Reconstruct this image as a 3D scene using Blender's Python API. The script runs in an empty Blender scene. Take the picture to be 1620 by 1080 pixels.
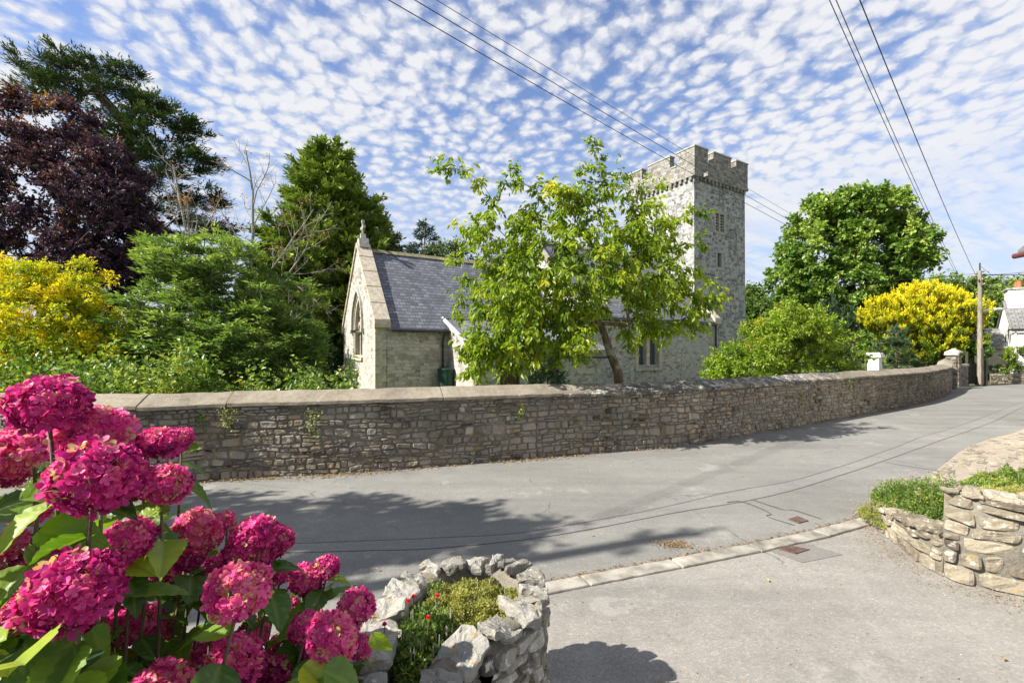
import bpy, bmesh, math, random
import numpy as np
from mathutils import Vector, Matrix
R = math.radians
S = bpy.context.scene
C = S.collection
EYE = 2.0            # camera height
F, HX, HY = 720.0, 810.0, 556.0

# ------------------------------------------------------------------ camera
cam = bpy.data.cameras.new('camera'); camo = bpy.data.objects.new('camera', cam); C.objects.link(camo)
camo.location = (0, 0, EYE); camo.rotation_euler = (R(90), 0, 0)
cam.sensor_width = 36; cam.lens = 16; cam.shift_y = 16/1620
cam.clip_start = 0.05; cam.clip_end = 3000
S.camera = camo

# ------------------------------------------------------------------ light
SUN_EL = 40.0
SUNV = Vector((-.94*math.cos(R(SUN_EL)), -.34*math.cos(R(SUN_EL)), math.sin(R(SUN_EL)))).normalized()
sl = bpy.data.lights.new('sun', 'SUN'); so = bpy.data.objects.new('sun', sl); C.objects.link(so)
sl.energy = 5.0; sl.angle = R(0.55); sl.color = (1.0, .96, .89)
so.rotation_euler = SUNV.to_track_quat('Z', 'Y').to_euler(); so.location = (-20, -8, 30)
S.view_settings.view_transform = 'Standard'; S.view_settings.look = 'None'
S.view_settings.gamma = 1; S.view_settings.exposure = 1.15
try: S.view_settings.use_curve_mapping = False
except Exception: pass
S.cycles.max_bounces = 6; S.cycles.diffuse_bounces = 3; S.cycles.transmission_bounces = 4
S.cycles.sample_clamp_indirect = 6

# ------------------------------------------------------------------ node helper
class G:
    def __init__(s, nt): s.nt = nt; nt.nodes.clear()
    def n(s, t, **k):
        nd = s.nt.nodes.new('ShaderNode' + t)
        props = k.pop('props', {})
        for a, v in props.items(): setattr(nd, a, v)
        for a, v in k.items():
            key = a.replace('_', ' ')
            i = nd.inputs[int(a[1:])] if a[0] == 'i' and a[1:].isdigit() else nd.inputs[key]
            if isinstance(v, bpy.types.NodeSocket): s.nt.links.new(v, i)
            else: i.default_value = v
        return nd
    def math(s, op, a, b=0.0, c=None, clamp=False):
        k = dict(i0=a, i1=b)
        if c is not None: k['i2'] = c
        return s.n('Math', props=dict(operation=op, use_clamp=clamp), **k).outputs[0]
    def ramp(s, fac, stops, interp='LINEAR'):
        nd = s.n('ValToRGB', Fac=fac); cr = nd.color_ramp; cr.interpolation = interp
        while len(cr.elements) < len(stops): cr.elements.new(.5)
        for e, (p, c) in zip(cr.elements, stops):
            e.position = p; e.color = (c, c, c, 1) if isinstance(c, (int, float)) else (*c, 1)
        return nd.outputs['Color']
    def mix(s, f, a, b, bl='MIX'):
        nd = s.n('Mix', props=dict(data_type='RGBA', blend_type=bl, clamp_factor=True))
        for i, v in ((0, f), (6, a), (7, b)):
            if isinstance(v, bpy.types.NodeSocket): s.nt.links.new(v, nd.inputs[i])
            else: nd.inputs[i].default_value = v if i == 0 else (*v, 1)
        return nd.outputs[2]
    def noise(s, vec, scale, detail=4, rough=.55, dist=0.0):
        return s.n('TexNoise', Vector=vec, Scale=scale, Detail=detail, Roughness=rough, Distortion=dist).outputs[0]
    def sst(s, x, lo, hi):
        nd = s.n('MapRange', props=dict(interpolation_type='SMOOTHSTEP'), Value=x, i1=lo, i2=hi, i3=0.0, i4=1.0)
        return nd.outputs[0]
    def bump(s, h, strength=.5, dist=.02, normal=None):
        k = dict(Height=h, Strength=strength, Distance=dist)
        if normal is not None: k['Normal'] = normal
        return s.n('Bump', **k).outputs[0]
    def attr(s, name): return s.n('Attribute', props=dict(attribute_name=name)).outputs['Fac']
    def link(s, a, b): s.nt.links.new(a, b)

# ------------------------------------------------------------------ sky with a mackerel cloud sheet
W = bpy.data.worlds.new('World'); S.world = W; W.use_nodes = True
g = G(W.node_tree)
sky = g.n('TexSky', props=dict(sky_type='NISHITA', sun_disc=False, sun_elevation=R(SUN_EL),
          sun_rotation=math.atan2(SUNV.x, SUNV.y), air_density=1.0, dust_density=0.3, ozone_density=2.5)).outputs[0]
d = g.n('TexCoord').outputs['Generated']
sx = g.n('SeparateXYZ', Vector=d)
zz = g.math('MAXIMUM', sx.outputs[2], .02)
zc = g.math('ADD', zz, .17)
px = g.math('DIVIDE', sx.outputs[0], zc); py = g.math('DIVIDE', sx.outputs[1], zc)
P0 = g.n('CombineXYZ', X=px, Y=py, Z=0.0).outputs[0]
rot = g.n('Mapping', Vector=P0, Rotation=(0, 0, R(-24))).outputs[0]
wv = g.n('TexNoise', Vector=rot, Scale=1.5, Detail=2.0, Roughness=.5)
dd = g.n('VectorMath', props=dict(operation='MULTIPLY_ADD'), i0=wv.outputs['Color'], i1=(.16, .16, 0), i2=rot).outputs[0]
wf = g.n('TexNoise', Vector=rot, Scale=20.0, Detail=5.0, Roughness=.62)
st2 = g.n('VectorMath', props=dict(operation='MULTIPLY_ADD'), i0=wf.outputs['Color'], i1=(.065, .065, 0), i2=dd).outputs[0]
st2 = g.n('Mapping', Vector=st2, Scale=(1.0, .92, 1)).outputs[0]
v1 = g.n('TexVoronoi', props=dict(feature='SMOOTH_F1', voronoi_dimensions='2D'), Vector=st2, Scale=19.5, Smoothness=.45, Randomness=1.0).outputs['Distance']
v2 = g.n('TexVoronoi', props=dict(feature='SMOOTH_F1', voronoi_dimensions='2D'), Vector=st2, Scale=43.0, Smoothness=.5).outputs['Distance']
puff = g.math('SUBTRACT', 1.0, g.math('ADD', g.math('MULTIPLY', v1, 1.15), g.math('MULTIPLY', v2, .35)))
fine = g.noise(dd, 34.0, 6, .65)
big = g.noise(rot, 1.15, 3, .5)
wave = g.n('TexWave', props=dict(wave_type='BANDS', bands_direction='X'), Vector=dd, Scale=2.4, Distortion=2.0, Detail=2.0).outputs['Fac']
dens = g.math('ADD', puff, g.math('MULTIPLY', fine, .34))
dens = g.math('ADD', dens, g.math('MULTIPLY', g.math('SUBTRACT', big, .47), 1.9))
dens = g.math('ADD', dens, g.math('MULTIPLY', wave, .13))
dens = g.math('ADD', dens, g.math('MULTIPLY', g.sst(px, .1, 1.5), .30))
dens = g.math('ADD', dens, g.math('MULTIPLY', g.math('MULTIPLY', g.sst(sx.outputs[2], .40, .62), g.sst(px, -.9, -.1)), -.16))
cov = g.sst(dens, .04, 1.02)
# low down the sheet thins into faint streaks, then pale horizon haze
eln = g.math('ADD', sx.outputs[2], g.math('MULTIPLY', g.math('SUBTRACT', big, .5), .25))
el = g.sst(eln, .17, .36)
streak_v = g.n('Mapping', Vector=dd, Scale=(1.0, 4.2, 1), Rotation=(0, 0, R(20))).outputs[0]
streak = g.sst(g.noise(streak_v, 2.6, 6, .6), .30, .66)
lowc = g.math('MULTIPLY', streak, .72)
cover = g.math('ADD', g.math('MULTIPLY', cov, el), g.math('MULTIPLY', lowc, g.math('SUBTRACT', 1.0, el)), clamp=True)
haze = g.sst(sx.outputs[2], .50, .0)
shade = g.ramp(dens, [(.25, (2.9, 3.15, 3.65)), (.6, (3.6, 3.72, 4.0)), (.95, (4.05, 4.08, 4.2))])
skyc = g.mix(1.0, sky, (.80, .80, .93), 'MULTIPLY')
skyh = g.mix(g.math('ADD', .06, g.math('MULTIPLY', haze, .82)), skyc, (2.7, 3.1, 3.7))
colr = g.mix(g.math('MULTIPLY', cover, .96), skyh, shade)
bg = g.n('Background', Color=colr, Strength=.1)
wo = g.n('OutputWorld'); g.link(bg.outputs[0], wo.inputs[0])

# ------------------------------------------------------------------ places
def at(px_, py_, Y):      # the point at depth Y seen in that direction
    return Vector(((px_-HX)/F*Y, Y, EYE-(py_-HY)/F*Y))
def gr(px_, py_, z=0.0):
    Y = F*(EYE-z)/(py_-HY)
    return ((px_-HX)/F*Y, Y)

# ------------------------------------------------------------------ object helpers
def tag(o, label=None, cat=None, group=None, kind=None):
    if label: o['label'] = label
    if cat: o['category'] = cat
    if group: o['group'] = group
    if kind: o['kind'] = kind
    return o
def empty(name, loc=(0, 0, 0), rz=0, **k):
    o = bpy.data.objects.new(name, None); C.objects.link(o)
    o.location = loc; o.rotation_euler = (0, 0, rz); o.empty_display_size = .3
    return tag(o, **k)
def link(name, me, mat=None, parent=None, **k):
    o = bpy.data.objects.new(name, me); C.objects.link(o)
    if mat is not None:
        for m in (mat if isinstance(mat, (list, tuple)) else [mat]): me.materials.append(m)
    if parent is not None: o.parent = parent
    return tag(o, **k)
def npmesh(name, V, faces, tint=None, smooth=False, off=None):
    """V (n,3); faces: list of (m,k) int arrays; tint per vertex; off = origin subtracted"""
    V = np.asarray(V, dtype=np.float64).reshape(-1, 3)
    if off is not None: V = V-np.array(off)
    me = bpy.data.meshes.new(name)
    fs = [np.asarray(f, dtype=np.int32) for f in faces if len(f)]
    idx = np.concatenate([f.ravel() for f in fs]); tot = np.concatenate([np.full(len(f), f.shape[1], np.int32) for f in fs])
    st_ = np.zeros(len(tot), np.int32); st_[1:] = np.cumsum(tot)[:-1]
    me.vertices.add(len(V)); me.vertices.foreach_set('co', V.astype(np.float32).ravel())
    me.loops.add(len(idx)); me.loops.foreach_set('vertex_index', idx)
    me.polygons.add(len(tot)); me.polygons.foreach_set('loop_start', st_)
    try: me.polygons.foreach_set('loop_total', tot)
    except Exception: pass
    me.polygons.foreach_set('use_smooth', np.full(len(tot), bool(smooth)))
    if tint is not None:
        a = me.attributes.new('tint', 'FLOAT', 'POINT'); a.data.foreach_set('value', np.asarray(tint, np.float32).ravel())
    me.update(calc_edges=True); me.validate()
    return me
class MB:
    """collects verts / quads / tris for one mesh"""
    def __init__(s): s.V = []; s.F = {3: [], 4: []}; s.n = 0; s.T = []
    def add(s, V, F, t=0.5):
        V = np.asarray(V, float).reshape(-1, 3); F = np.asarray(F, int)
        if len(F) == 0: return s
        s.V.append(V); s.F[F.shape[1]].append(F+s.n); s.n += len(V)
        s.T.append(np.full(len(V), t) if np.isscalar(t) else np.asarray(t, float)); return s
    def mesh(s, name, smooth=False, off=None):
        fs = [np.concatenate(s.F[k]) for k in (3, 4) if s.F[k]]
        return npmesh(name, np.concatenate(s.V), fs, np.concatenate(s.T), smooth, off)
    def build(s, name, mat, parent=None, smooth=False, off=None, **k):
        return link(name, s.mesh(name, smooth, off), mat, parent, **k)
    def box(s, x0, x1, y0, y1, z0, z1, t=.5):
        V = [(x0,y0,z0),(x1,y0,z0),(x1,y1,z0),(x0,y1,z0),(x0,y0,z1),(x1,y0,z1),(x1,y1,z1),(x0,y1,z1)]
        return s.add(V, [(0,3,2,1),(4,5,6,7),(0,1,5,4),(1,2,6,5),(2,3,7,6),(3,0,4,7)], t)
    def prism(s, pts, axis, a0, a1, t=.5):
        """pts 2-D polygon (ccw), extruded along axis 0/1/2; fan-free: polygon caps triangulated from centroid"""
        pts = np.asarray(pts, float); n = len(pts)
        def put(a, P):
            o = np.zeros((len(P), 3)); o[:, axis] = a
            r = [i for i in range(3) if i != axis]; o[:, r[0]] = P[:, 0]; o[:, r[1]] = P[:, 1]; return o
        c = pts.mean(0, keepdims=True)
        V = np.concatenate([put(a0, pts), put(a1, pts), put(a0, c), put(a1, c)])
        q = [(i, (i+1) % n, n+(i+1) % n, n+i) for i in range(n)]
        tr = [((i+1) % n, i, 2*n) for i in range(n)]+[(n+i, n+(i+1) % n, 2*n+1) for i in range(n)]
        base = s.n
        s.add(V, q, t); s.F[3].append(np.array(tr)+base); return s
    def tube(s, P, Rd, sides=6, t=.5, cap=True):
        P = np.asarray(P, float); n = len(P); Rd = np.full(n, Rd) if np.isscalar(Rd) else np.asarray(Rd, float)
        T = np.gradient(P, axis=0); T /= np.linalg.norm(T, axis=1, keepdims=True)+1e-9
        ref = np.array([0, 0, 1.]) if abs(T[:, 2]).mean() < .8 else np.array([1., .13, 0])
        A = np.cross(T, ref); A /= np.linalg.norm(A, axis=1, keepdims=True)+1e-9; B = np.cross(A, T)
        an = np.arange(sides)/sides*2*math.pi
        V = P[:, None]+Rd[:, None, None]*(np.cos(an)[None, :, None]*A[:, None]+np.sin(an)[None, :, None]*B[:, None])
        i = np.arange(n-1)[:, None]; j = np.arange(sides)[None]; k = (j+1) % sides
        Fq = np.stack([i*sides+j, (i+1)*sides+j, (i+1)*sides+k, i*sides+k], -1).reshape(-1, 4)
        V = V.reshape(-1, 3)
        if cap:
            base = s.n; V = np.concatenate([V, P[-1:], P[:1]])
            s.add(V, Fq, t)
            m = (n-1)*sides; jj = np.arange(sides)
            s.F[3].append(np.stack([m+jj, np.full(sides, n*sides), m+(jj+1) % sides], -1)+base)
            s.F[3].append(np.stack([jj, (jj+1) % sides, np.full(sides, n*sides+1)], -1)+base)
        else: s.add(V, Fq, t)
        return s
def sn(P, f=1.0, seed=0, oct=3):
    """cheap smooth noise, about -1..1"""
    P = np.asarray(P, float); r = np.random.default_rng(seed+77); out = np.zeros(P.shape[:-1]); amp = 1.0
    for o in range(oct):
        for _ in range(3):
            k = r.normal(size=P.shape[-1]); k *= f*6.28/np.linalg.norm(k)*r.uniform(.7, 1.3)
            out += amp*np.sin(P@k+r.uniform(0, 6.28))
        f *= 2.1; amp *= .5
    return out/3.2
def unit(v): return v/(np.linalg.norm(v, axis=-1, keepdims=True)+1e-9)
# ================================================================== materials
def newmat(name):
    m = bpy.data.materials.new(name); m.use_nodes = True; return m, G(m.node_tree)
def finish(g, m, col, rough=.8, normal=None, spec=.3, trans=None, tcol=None):
    k = dict(Base_Color=col, Roughness=rough, Specular_IOR_Level=spec)
    if normal is not None: k['Normal'] = normal
    p = g.n('BsdfPrincipled', **k); o = g.n('OutputMaterial')
    if trans:
        tk = dict(Color=tcol if tcol is not None else col)
        if normal is not None: tk['Normal'] = normal
        t = g.n('BsdfTranslucent', **tk)
        mx = g.n('MixShader', Fac=trans); g.link(p.outputs[0], mx.inputs[1]); g.link(t.outputs[0], mx.inputs[2])
        g.link(mx.outputs[0], o.inputs[0])
    else: g.link(p.outputs[0], o.inputs[0])
    return m
def rgb(c): return (c[0], c[1], c[2], 1)
def objc(g): return g.n('TexCoord').outputs['Object']

def plain(name, col, rough=.6, var=.25, sc=6, spec=.3, metal=0, bump=.1):
    m, g = newmat(name); oc = objc(g)
    n = g.noise(oc, sc, 5, .6)
    c = g.mix(1.0, col, g.ramp(n, [(.25, 1-var), (.75, 1+var)]), 'MULTIPLY')
    finish(g, m, c, rough, g.bump(n, bump, .01), spec)
    m.node_tree.nodes['Principled BSDF'].inputs['Metallic'].default_value = metal
    return m
def leafmat(name, stops, trans=.35, rough=.5, spec=.35, var=.2, tbright=1.4):
    m, g = newmat(name); t = g.attr('tint'); oc = objc(g)
    n = g.noise(oc, 1.3, 3, .5)
    tt = g.math('ADD', t, g.math('MULTIPLY', g.math('SUBTRACT', n, .5), var), clamp=True)
    c = g.ramp(tt, stops)
    tc = g.mix(1.0, c, (tbright*1.05, tbright*1.1, tbright*.55), 'MULTIPLY')
    return finish(g, m, c, rough, None, spec, trans, tc)
def barkmat(name, a, b, sc=14, lich=None):
    m, g = newmat(name); oc = objc(g)
    st_ = g.n('Mapping', Vector=oc, Scale=(1, 1, .25)).outputs[0]
    n = g.noise(st_, sc, 5, .65); n2 = g.noise(oc, sc*.3, 3, .5)
    c = g.ramp(n, [(.3, a), (.7, b)])
    if lich: c = g.mix(g.sst(n2, .55, .65), c, lich)
    return finish(g, m, c, .85, g.bump(n, .8, .02), .2)

def rubblemat(name, stops, lich=(.62, .6, .54), lich_amt=.62, ochre=.66, sc=1.0, stain=.5, wash=None):
    """stones: colour by stone (tint), mottled, with lichen blotches, ochre lichen and dark staining"""
    m, g = newmat(name); oc = objc(g); t = g.attr('tint')
    n1 = g.noise(oc, 22*sc, 6, .7); n2 = g.noise(oc, 7*sc, 5, .6); n3 = g.noise(oc, .7*sc, 4, .6)
    tt = g.math('ADD', t, g.math('MULTIPLY', g.math('SUBTRACT', n1, .5), .55), clamp=True)
    c = g.ramp(tt, stops)
    lo = g.n('Mapping', Vector=oc, Location=(3.1, 7.7, 1.9)).outputs[0]
    l1 = g.sst(g.noise(lo, 9*sc, 7, .72), lich_amt-.03, lich_amt+.05)
    c = g.mix(g.math('MULTIPLY', l1, .85), c, lich)
    lo2 = g.n('Mapping', Vector=oc, Location=(13.1, 2.7, 5.9)).outputs[0]
    l2 = g.sst(g.noise(lo2, 6*sc, 6, .7), ochre-.03, ochre+.05)
    c = g.mix(g.math('MULTIPLY', l2, .75), c, (.36, .24, .07))
    if wash:
        w = g.sst(g.noise(g.n('Mapping', Vector=oc, Location=(1, 2, 8)).outputs[0], 2.6, 5, .65), .40, .56)
        c = g.mix(g.math('MULTIPLY', w, .7), c, g.mix(n1, (wash[0]*.5, wash[1]*.5, wash[2]*.5), wash))
    c = g.mix(1.0, c, g.ramp(n3, [(.3, 1-stain), (.62, 1.12)]), 'MULTIPLY')
    h = g.math('ADD', n1, g.math('MULTIPLY', n2, 1.4))
    return finish(g, m, c, .9, g.bump(h, .9, .012), .15)
def mortarmat(name, a, b):
    m, g = newmat(name); oc = objc(g)
    n1 = g.noise(oc, 30, 6, .7); n2 = g.noise(oc, 1.2, 4, .6)
    c = g.ramp(g.math('ADD', g.math('MULTIPLY', n1, .6), g.math('MULTIPLY', n2, .4)), [(.3, a), (.7, b)])
    return finish(g, m, c, .95, g.bump(n1, .9, .015), .1)

def masonry(name, stops, mort=(.42, .4, .36), sx=.30, sz=.15, lime=.5, limecol=(.6, .58, .53), dark=.3, streaks=.3):
    """coursed rubble seen from afar: u = x+y, v = z in object space (walls lie along x or y)"""
    m, g = newmat(name); oc = objc(g); s = g.n('SeparateXYZ', Vector=oc)
    nn = g.n('TexNoise', Vector=oc, Scale=1.6, Detail=3.0)
    nf = g.n('TexNoise', Vector=oc, Scale=5.0, Detail=2.0)
    u = g.math('ADD', g.math('ADD', s.outputs[0], s.outputs[1]), g.math('MULTIPLY', nf.outputs[0], .22))
    v = g.math('ADD', s.outputs[2], g.math('ADD', g.math('MULTIPLY', nn.outputs[0], .34), g.math('MULTIPLY', nf.outputs[0], .13)))
    uv = g.n('CombineXYZ', X=u, Y=v, Z=0.0).outputs[0]
    br = g.n('TexBrick', Vector=uv, Color1=(0, 0, 0, 1), Color2=(1, 1, 1, 1), Mortar=(.5, .5, .5, 1), Scale=1.0, Mortar_Size=.013,
             Mortar_Smooth=.6, Bias=0.0, Brick_Width=sx, Row_Height=sz, props=dict(offset=.43, squash=.7, squash_frequency=3))
    br2 = g.n('TexBrick', Vector=uv, Color1=(0, 0, 0, 1), Color2=(1, 1, 1, 1), Mortar=(.5, .5, .5, 1), Scale=1.0, Mortar_Size=.010,
              Mortar_Smooth=.6, Bias=0.0, Brick_Width=sx*.61, Row_Height=sz, props=dict(offset=.3, squash=1.5, squash_frequency=2))
    sel = g.sst(g.noise(oc, 1.7, 2, .5), .48, .52)
    fac = g.mix(sel, br.outputs['Fac'], br2.outputs['Fac']); cc = g.mix(sel, br.outputs['Color'], br2.outputs['Color'])
    n1 = g.noise(oc, 9, 6, .7); n0 = g.noise(oc, 26, 4, .7)
    cv = g.math('ADD', g.math('MULTIPLY', cc, .62), g.math('MULTIPLY', n1, .42))
    c = g.ramp(cv, stops)
    c = g.mix(fac, c, mort)
    n2 = g.noise(oc, .9, 5, .65)
    lm = g.sst(g.math('ADD', g.math('MULTIPLY', n2, .6), g.math('MULTIPLY', n1, .4)), lime-.05, lime+.09)
    c = g.mix(g.math('MULTIPLY', lm, .72), c, limecol)
    stv = g.n('Mapping', Vector=oc, Scale=(2.6, 2.6, .28)).outputs[0]
    sk = g.sst(g.noise(stv, 2.2, 6, .7), .50, .72)
    c = g.mix(g.math('MULTIPLY', sk, streaks), c, (.10, .10, .10))
    spk = g.sst(g.noise(oc, 12, 5, .75), .56, .66)
    c = g.mix(g.math('MULTIPLY', spk, dark), c, (.06, .06, .06))
    h = g.math('SUBTRACT', g.math('ADD', g.math('MULTIPLY', cc, .35), g.math('ADD', g.math('MULTIPLY', n1, .7), g.math('MULTIPLY', n0, .35))), g.math('MULTIPLY', fac, .8))
    return finish(g, m, c, .92, g.bump(h, .8, .045), .12)

def slate(name, base, axis=0, vs=1.36, sx=.26, sz=.19):
    m, g = newmat(name); oc = objc(g); s = g.n('SeparateXYZ', Vector=oc)
    uv = g.n('CombineXYZ', X=s.outputs[axis], Y=g.math('MULTIPLY', s.outputs[2], vs), Z=0.0).outputs[0]
    br = g.n('TexBrick', Vector=uv, Color1=(0, 0, 0, 1), Color2=(1, 1, 1, 1), Mortar=(.5, .5, .5, 1), Scale=1.0, Mortar_Size=.012,
             Mortar_Smooth=.3, Bias=0.0, Brick_Width=sx, Row_Height=sz, props=dict(offset=.5))
    n1 = g.noise(oc, 3, 6, .65); n2 = g.noise(oc, 16, 4, .7)
    k = g.math('ADD', g.math('MULTIPLY', br.outputs['Color'], .45), g.math('MULTIPLY', n1, .55))
    c = g.mix(1.0, base, g.ramp(k, [(.2, .62), (.8, 1.42)]), 'MULTIPLY')
    c = g.mix(g.sst(n2, .66, .74), c, (.3, .29, .25))
    c = g.mix(g.math('MULTIPLY', br.outputs['Fac'], .85), c, (.02, .02, .022))
    v = g.math('FRACT', g.math('DIVIDE', g.math('MULTIPLY', s.outputs[2], vs), sz))
    h = g.math('SUBTRACT', g.math('SUBTRACT', 1.0, v), g.math('MULTIPLY', br.outputs['Fac'], .6))
    return finish(g, m, c, .55, g.bump(h, .8, .025), .4)

def asphalt(name, a, b, grit=(.45, .43, .4), patch=.5, gs=1.0):
    m, g = newmat(name); oc = objc(g)
    n1 = g.noise(oc, 140*gs, 3, .7); n2 = g.noise(oc, .55, 5, .6); n3 = g.noise(oc, 5.0, 5, .65)
    st_ = g.n('Mapping', Vector=oc, Rotation=(0, 0, R(-30)), Scale=(.35, 2.2, 1)).outputs[0]
    n4 = g.noise(st_, 1.0, 4, .6)
    k = g.math('ADD', g.math('MULTIPLY', n2, .45), g.math('ADD', g.math('MULTIPLY', n3, .22), g.math('MULTIPLY', n4, .33)))
    c = g.ramp(k, [(.36, a), (.62, b)])
    vo = g.n('TexVoronoi', Vector=oc, Scale=95.0*gs, props=dict(voronoi_dimensions='2D'))
    sp = g.ramp(g.n('SeparateColor', Color=vo.outputs['Color']).outputs[0], [(0, .74), (.5, 1.0), (.86, 1.12), (1, 1.5)])
    c = g.mix(.55, c, g.mix(1.0, c, sp, 'MULTIPLY'))
    c = g.mix(g.math('MULTIPLY', g.sst(n1, .6, .72), .35), c, grit)
    dk = g.sst(g.noise(oc, 2.3, 6, .75), .60, .70)
    c = g.mix(g.math('MULTIPLY', dk, patch*.45), c, (.07, .07, .07))
    tk = g.sst(g.noise(g.n('Mapping', Vector=oc, Rotation=(0, 0, R(-32)), Scale=(.12, 1.5, 1), Location=(2, 5, 0)).outputs[0], 1.0, 3, .6), .5, .66)
    c = g.mix(g.math('MULTIPLY', tk, .28), c, (.13, .125, .115))
    sp2 = g.sst(g.noise(g.n('Mapping', Vector=oc, Location=(7, 1, 3)).outputs[0], 1.4, 5, .7), .60, .66)
    c = g.mix(g.math('MULTIPLY', sp2, .22), c, (.42, .40, .36))
    ck = g.n('TexVoronoi', Vector=g.n('VectorMath', props=dict(operation='MULTIPLY_ADD'), i0=g.n('TexNoise', Vector=oc, Scale=3.0, Detail=5.0).outputs['Color'], i1=(.35, .35, 0), i2=oc).outputs[0], Scale=.42, props=dict(feature='DISTANCE_TO_EDGE', voronoi_dimensions='2D')).outputs['Distance']
    cm = g.math('MULTIPLY', g.math('SUBTRACT', 1.0, g.sst(ck, .0015, .006)), g.sst(g.noise(oc, .5, 3, .5), .5, .6))
    c = g.mix(g.math('MULTIPLY', cm, .6), c, (.06, .055, .05))
    h = g.math('ADD', g.math('MULTIPLY', vo.outputs['Distance'], .6), n1)
    return finish(g, m, c, .88, g.bump(h, .55, .006), .22)
def earth(name, a, b, sc=6):
    m, g = newmat(name); oc = objc(g); n = g.noise(oc, sc, 7, .72); n2 = g.noise(oc, sc*7, 4, .7)
    c = g.ramp(g.math('ADD', g.math('MULTIPLY', n, .6), g.math('MULTIPLY', n2, .4)), [(.32, a), (.66, b)])
    return finish(g, m, c, .95, g.bump(g.math('ADD', n, n2), .9, .03), .1)
def coping_mat():
    m, g = newmat('coping stone'); oc = objc(g); s = g.n('SeparateXYZ', Vector=oc)
    n1 = g.noise(oc, 14, 6, .72); n2 = g.noise(oc, 1.1, 5, .6); n3 = g.noise(oc, 50, 3, .7)
    c = g.ramp(g.math('ADD', g.math('MULTIPLY', n1, .5), g.math('MULTIPLY', n2, .5)), [(.3, (.12, .10, .072)), (.5, (.235, .20, .15)), (.72, (.35, .31, .245))])
    # the stretch under the cherry is thick with pale lichen on dark stone
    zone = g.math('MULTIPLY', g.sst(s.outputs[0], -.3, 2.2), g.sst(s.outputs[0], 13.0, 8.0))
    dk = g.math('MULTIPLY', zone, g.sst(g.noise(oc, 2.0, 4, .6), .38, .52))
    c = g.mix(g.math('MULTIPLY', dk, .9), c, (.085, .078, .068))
    lo = g.n('Mapping', Vector=oc, Location=(4, 9, 2)).outputs[0]
    th = g.math('SUBTRACT', .62, g.math('MULTIPLY', zone, .085))
    ln = g.math('ADD', g.math('MULTIPLY', g.noise(lo, 5, 6, .75), .55), g.math('MULTIPLY', g.noise(lo, 17, 5, .75), .45))
    l = g.sst(g.math('SUBTRACT', ln, th), -.01, .03)
    c = g.mix(g.math('MULTIPLY', l, .9), c, (.50, .485, .44))
    return finish(g, m, c, .9, g.bump(g.math('ADD', n1, n3), .7, .01), .15)

M = {}
M['asphalt'] = asphalt('road asphalt', (.150, .145, .13), (.228, .219, .196))
M['drive'] = asphalt('driveway asphalt', (.18, .165, .144), (.29, .268, .235), patch=.3, gs=.8)
M['patch'] = asphalt('repair patch asphalt', (.15, .14, .125), (.21, .195, .175), patch=.5)
M['bitumen'] = plain('bitumen seam', (.105, .10, .092), .6, .3, 30)
M['concrete'] = plain('concrete kerb', (.27, .245, .205), .9, .6, 5, bump=.4)
M['soil'] = earth('soil', (.07, .05, .035), (.20, .15, .11), 9)
M['verge'] = earth('verge grit', (.28, .22, .16), (.48, .42, .34), 8)
M['grass'] = earth('grass ground', (.06, .09, .02), (.14, .19, .05), 4)
M['fields'] = earth('fields', (.06, .09, .03), (.12, .14, .06), .6)
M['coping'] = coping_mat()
WST = [(0, (.04, .034, .028)), (.25, (.11, .09, .066)), (.48, (.21, .168, .115)), (.7, (.30, .25, .18)), (.85, (.33, .24, .13)), (1, (.45, .41, .34))]
M['wallstone'] = rubblemat('churchyard wall stone', WST, lich=(.42, .41, .37), lich_amt=.60, ochre=.61, stain=.36, wash=(.36, .325, .265))
M['wallmortar'] = mortarmat('churchyard wall mortar', (.075, .063, .048), (.27, .235, .185))
PST = [(0, (.10, .09, .078)), (.3, (.20, .18, .145)), (.6, (.32, .29, .23)), (1, (.5, .47, .4))]
M['planterstone'] = rubblemat('planter stone', PST, lich=(.66, .63, .56), lich_amt=.56, ochre=.62, sc=2.0, stain=.3)
M['capstone'] = rubblemat('capstone', [(0, (.11, .10, .085)), (.4, (.22, .205, .175)), (1, (.38, .36, .31))], lich=(.50, .475, .42), lich_amt=.585, ochre=.60, sc=3.0, stain=.25)
M['palestone'] = rubblemat('pale planter stone', [(0, (.085, .072, .055)), (.4, (.18, .15, .11)), (.75, (.29, .25, .18)), (1, (.37, .32, .23))], lich=(.46, .43, .36), lich_amt=.57, ochre=.62, sc=1.5, stain=.2)
M['plantermortar'] = mortarmat('planter mortar', (.10, .085, .065), (.27, .24, .19))
M['palemortar'] = mortarmat('pale mortar', (.10, .09, .07), (.25, .225, .18))
CH = [(.12, (.12, .108, .09)), (.36, (.29, .262, .22)), (.55, (.44, .40, .335)), (.9, (.56, .515, .44))]
M['churchstone'] = masonry('limewashed church rubble', CH, mort=(.44, .41, .355), sx=.34, sz=.15, lime=.51, limecol=(.50, .465, .40), dark=.5, streaks=.22)
M['navestone'] = masonry('cool nave rubble', CH, mort=(.48, .48, .46), sx=.3, sz=.13, lime=.50, limecol=(.46, .455, .43), dark=.45, streaks=.22)
TW = [(.15, (.11, .11, .105)), (.4, (.22, .22, .21)), (.62, (.36, .355, .33)), (.9, (.50, .49, .46))]
M['towerstone'] = masonry('tower rubble', TW, mort=(.5, .49, .46), sx=.36, sz=.17, lime=.55, limecol=(.50, .48, .44), dark=.65, streaks=.7)
M['parapetstone'] = masonry('parapet stone', [(.15, (.12, .11, .10)), (.5, (.25, .235, .205)), (.9, (.38, .35, .30))], mort=(.2, .19, .17), sx=.4, sz=.2, lime=.64, limecol=(.45, .43, .37), dark=.45, streaks=.45)
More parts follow.
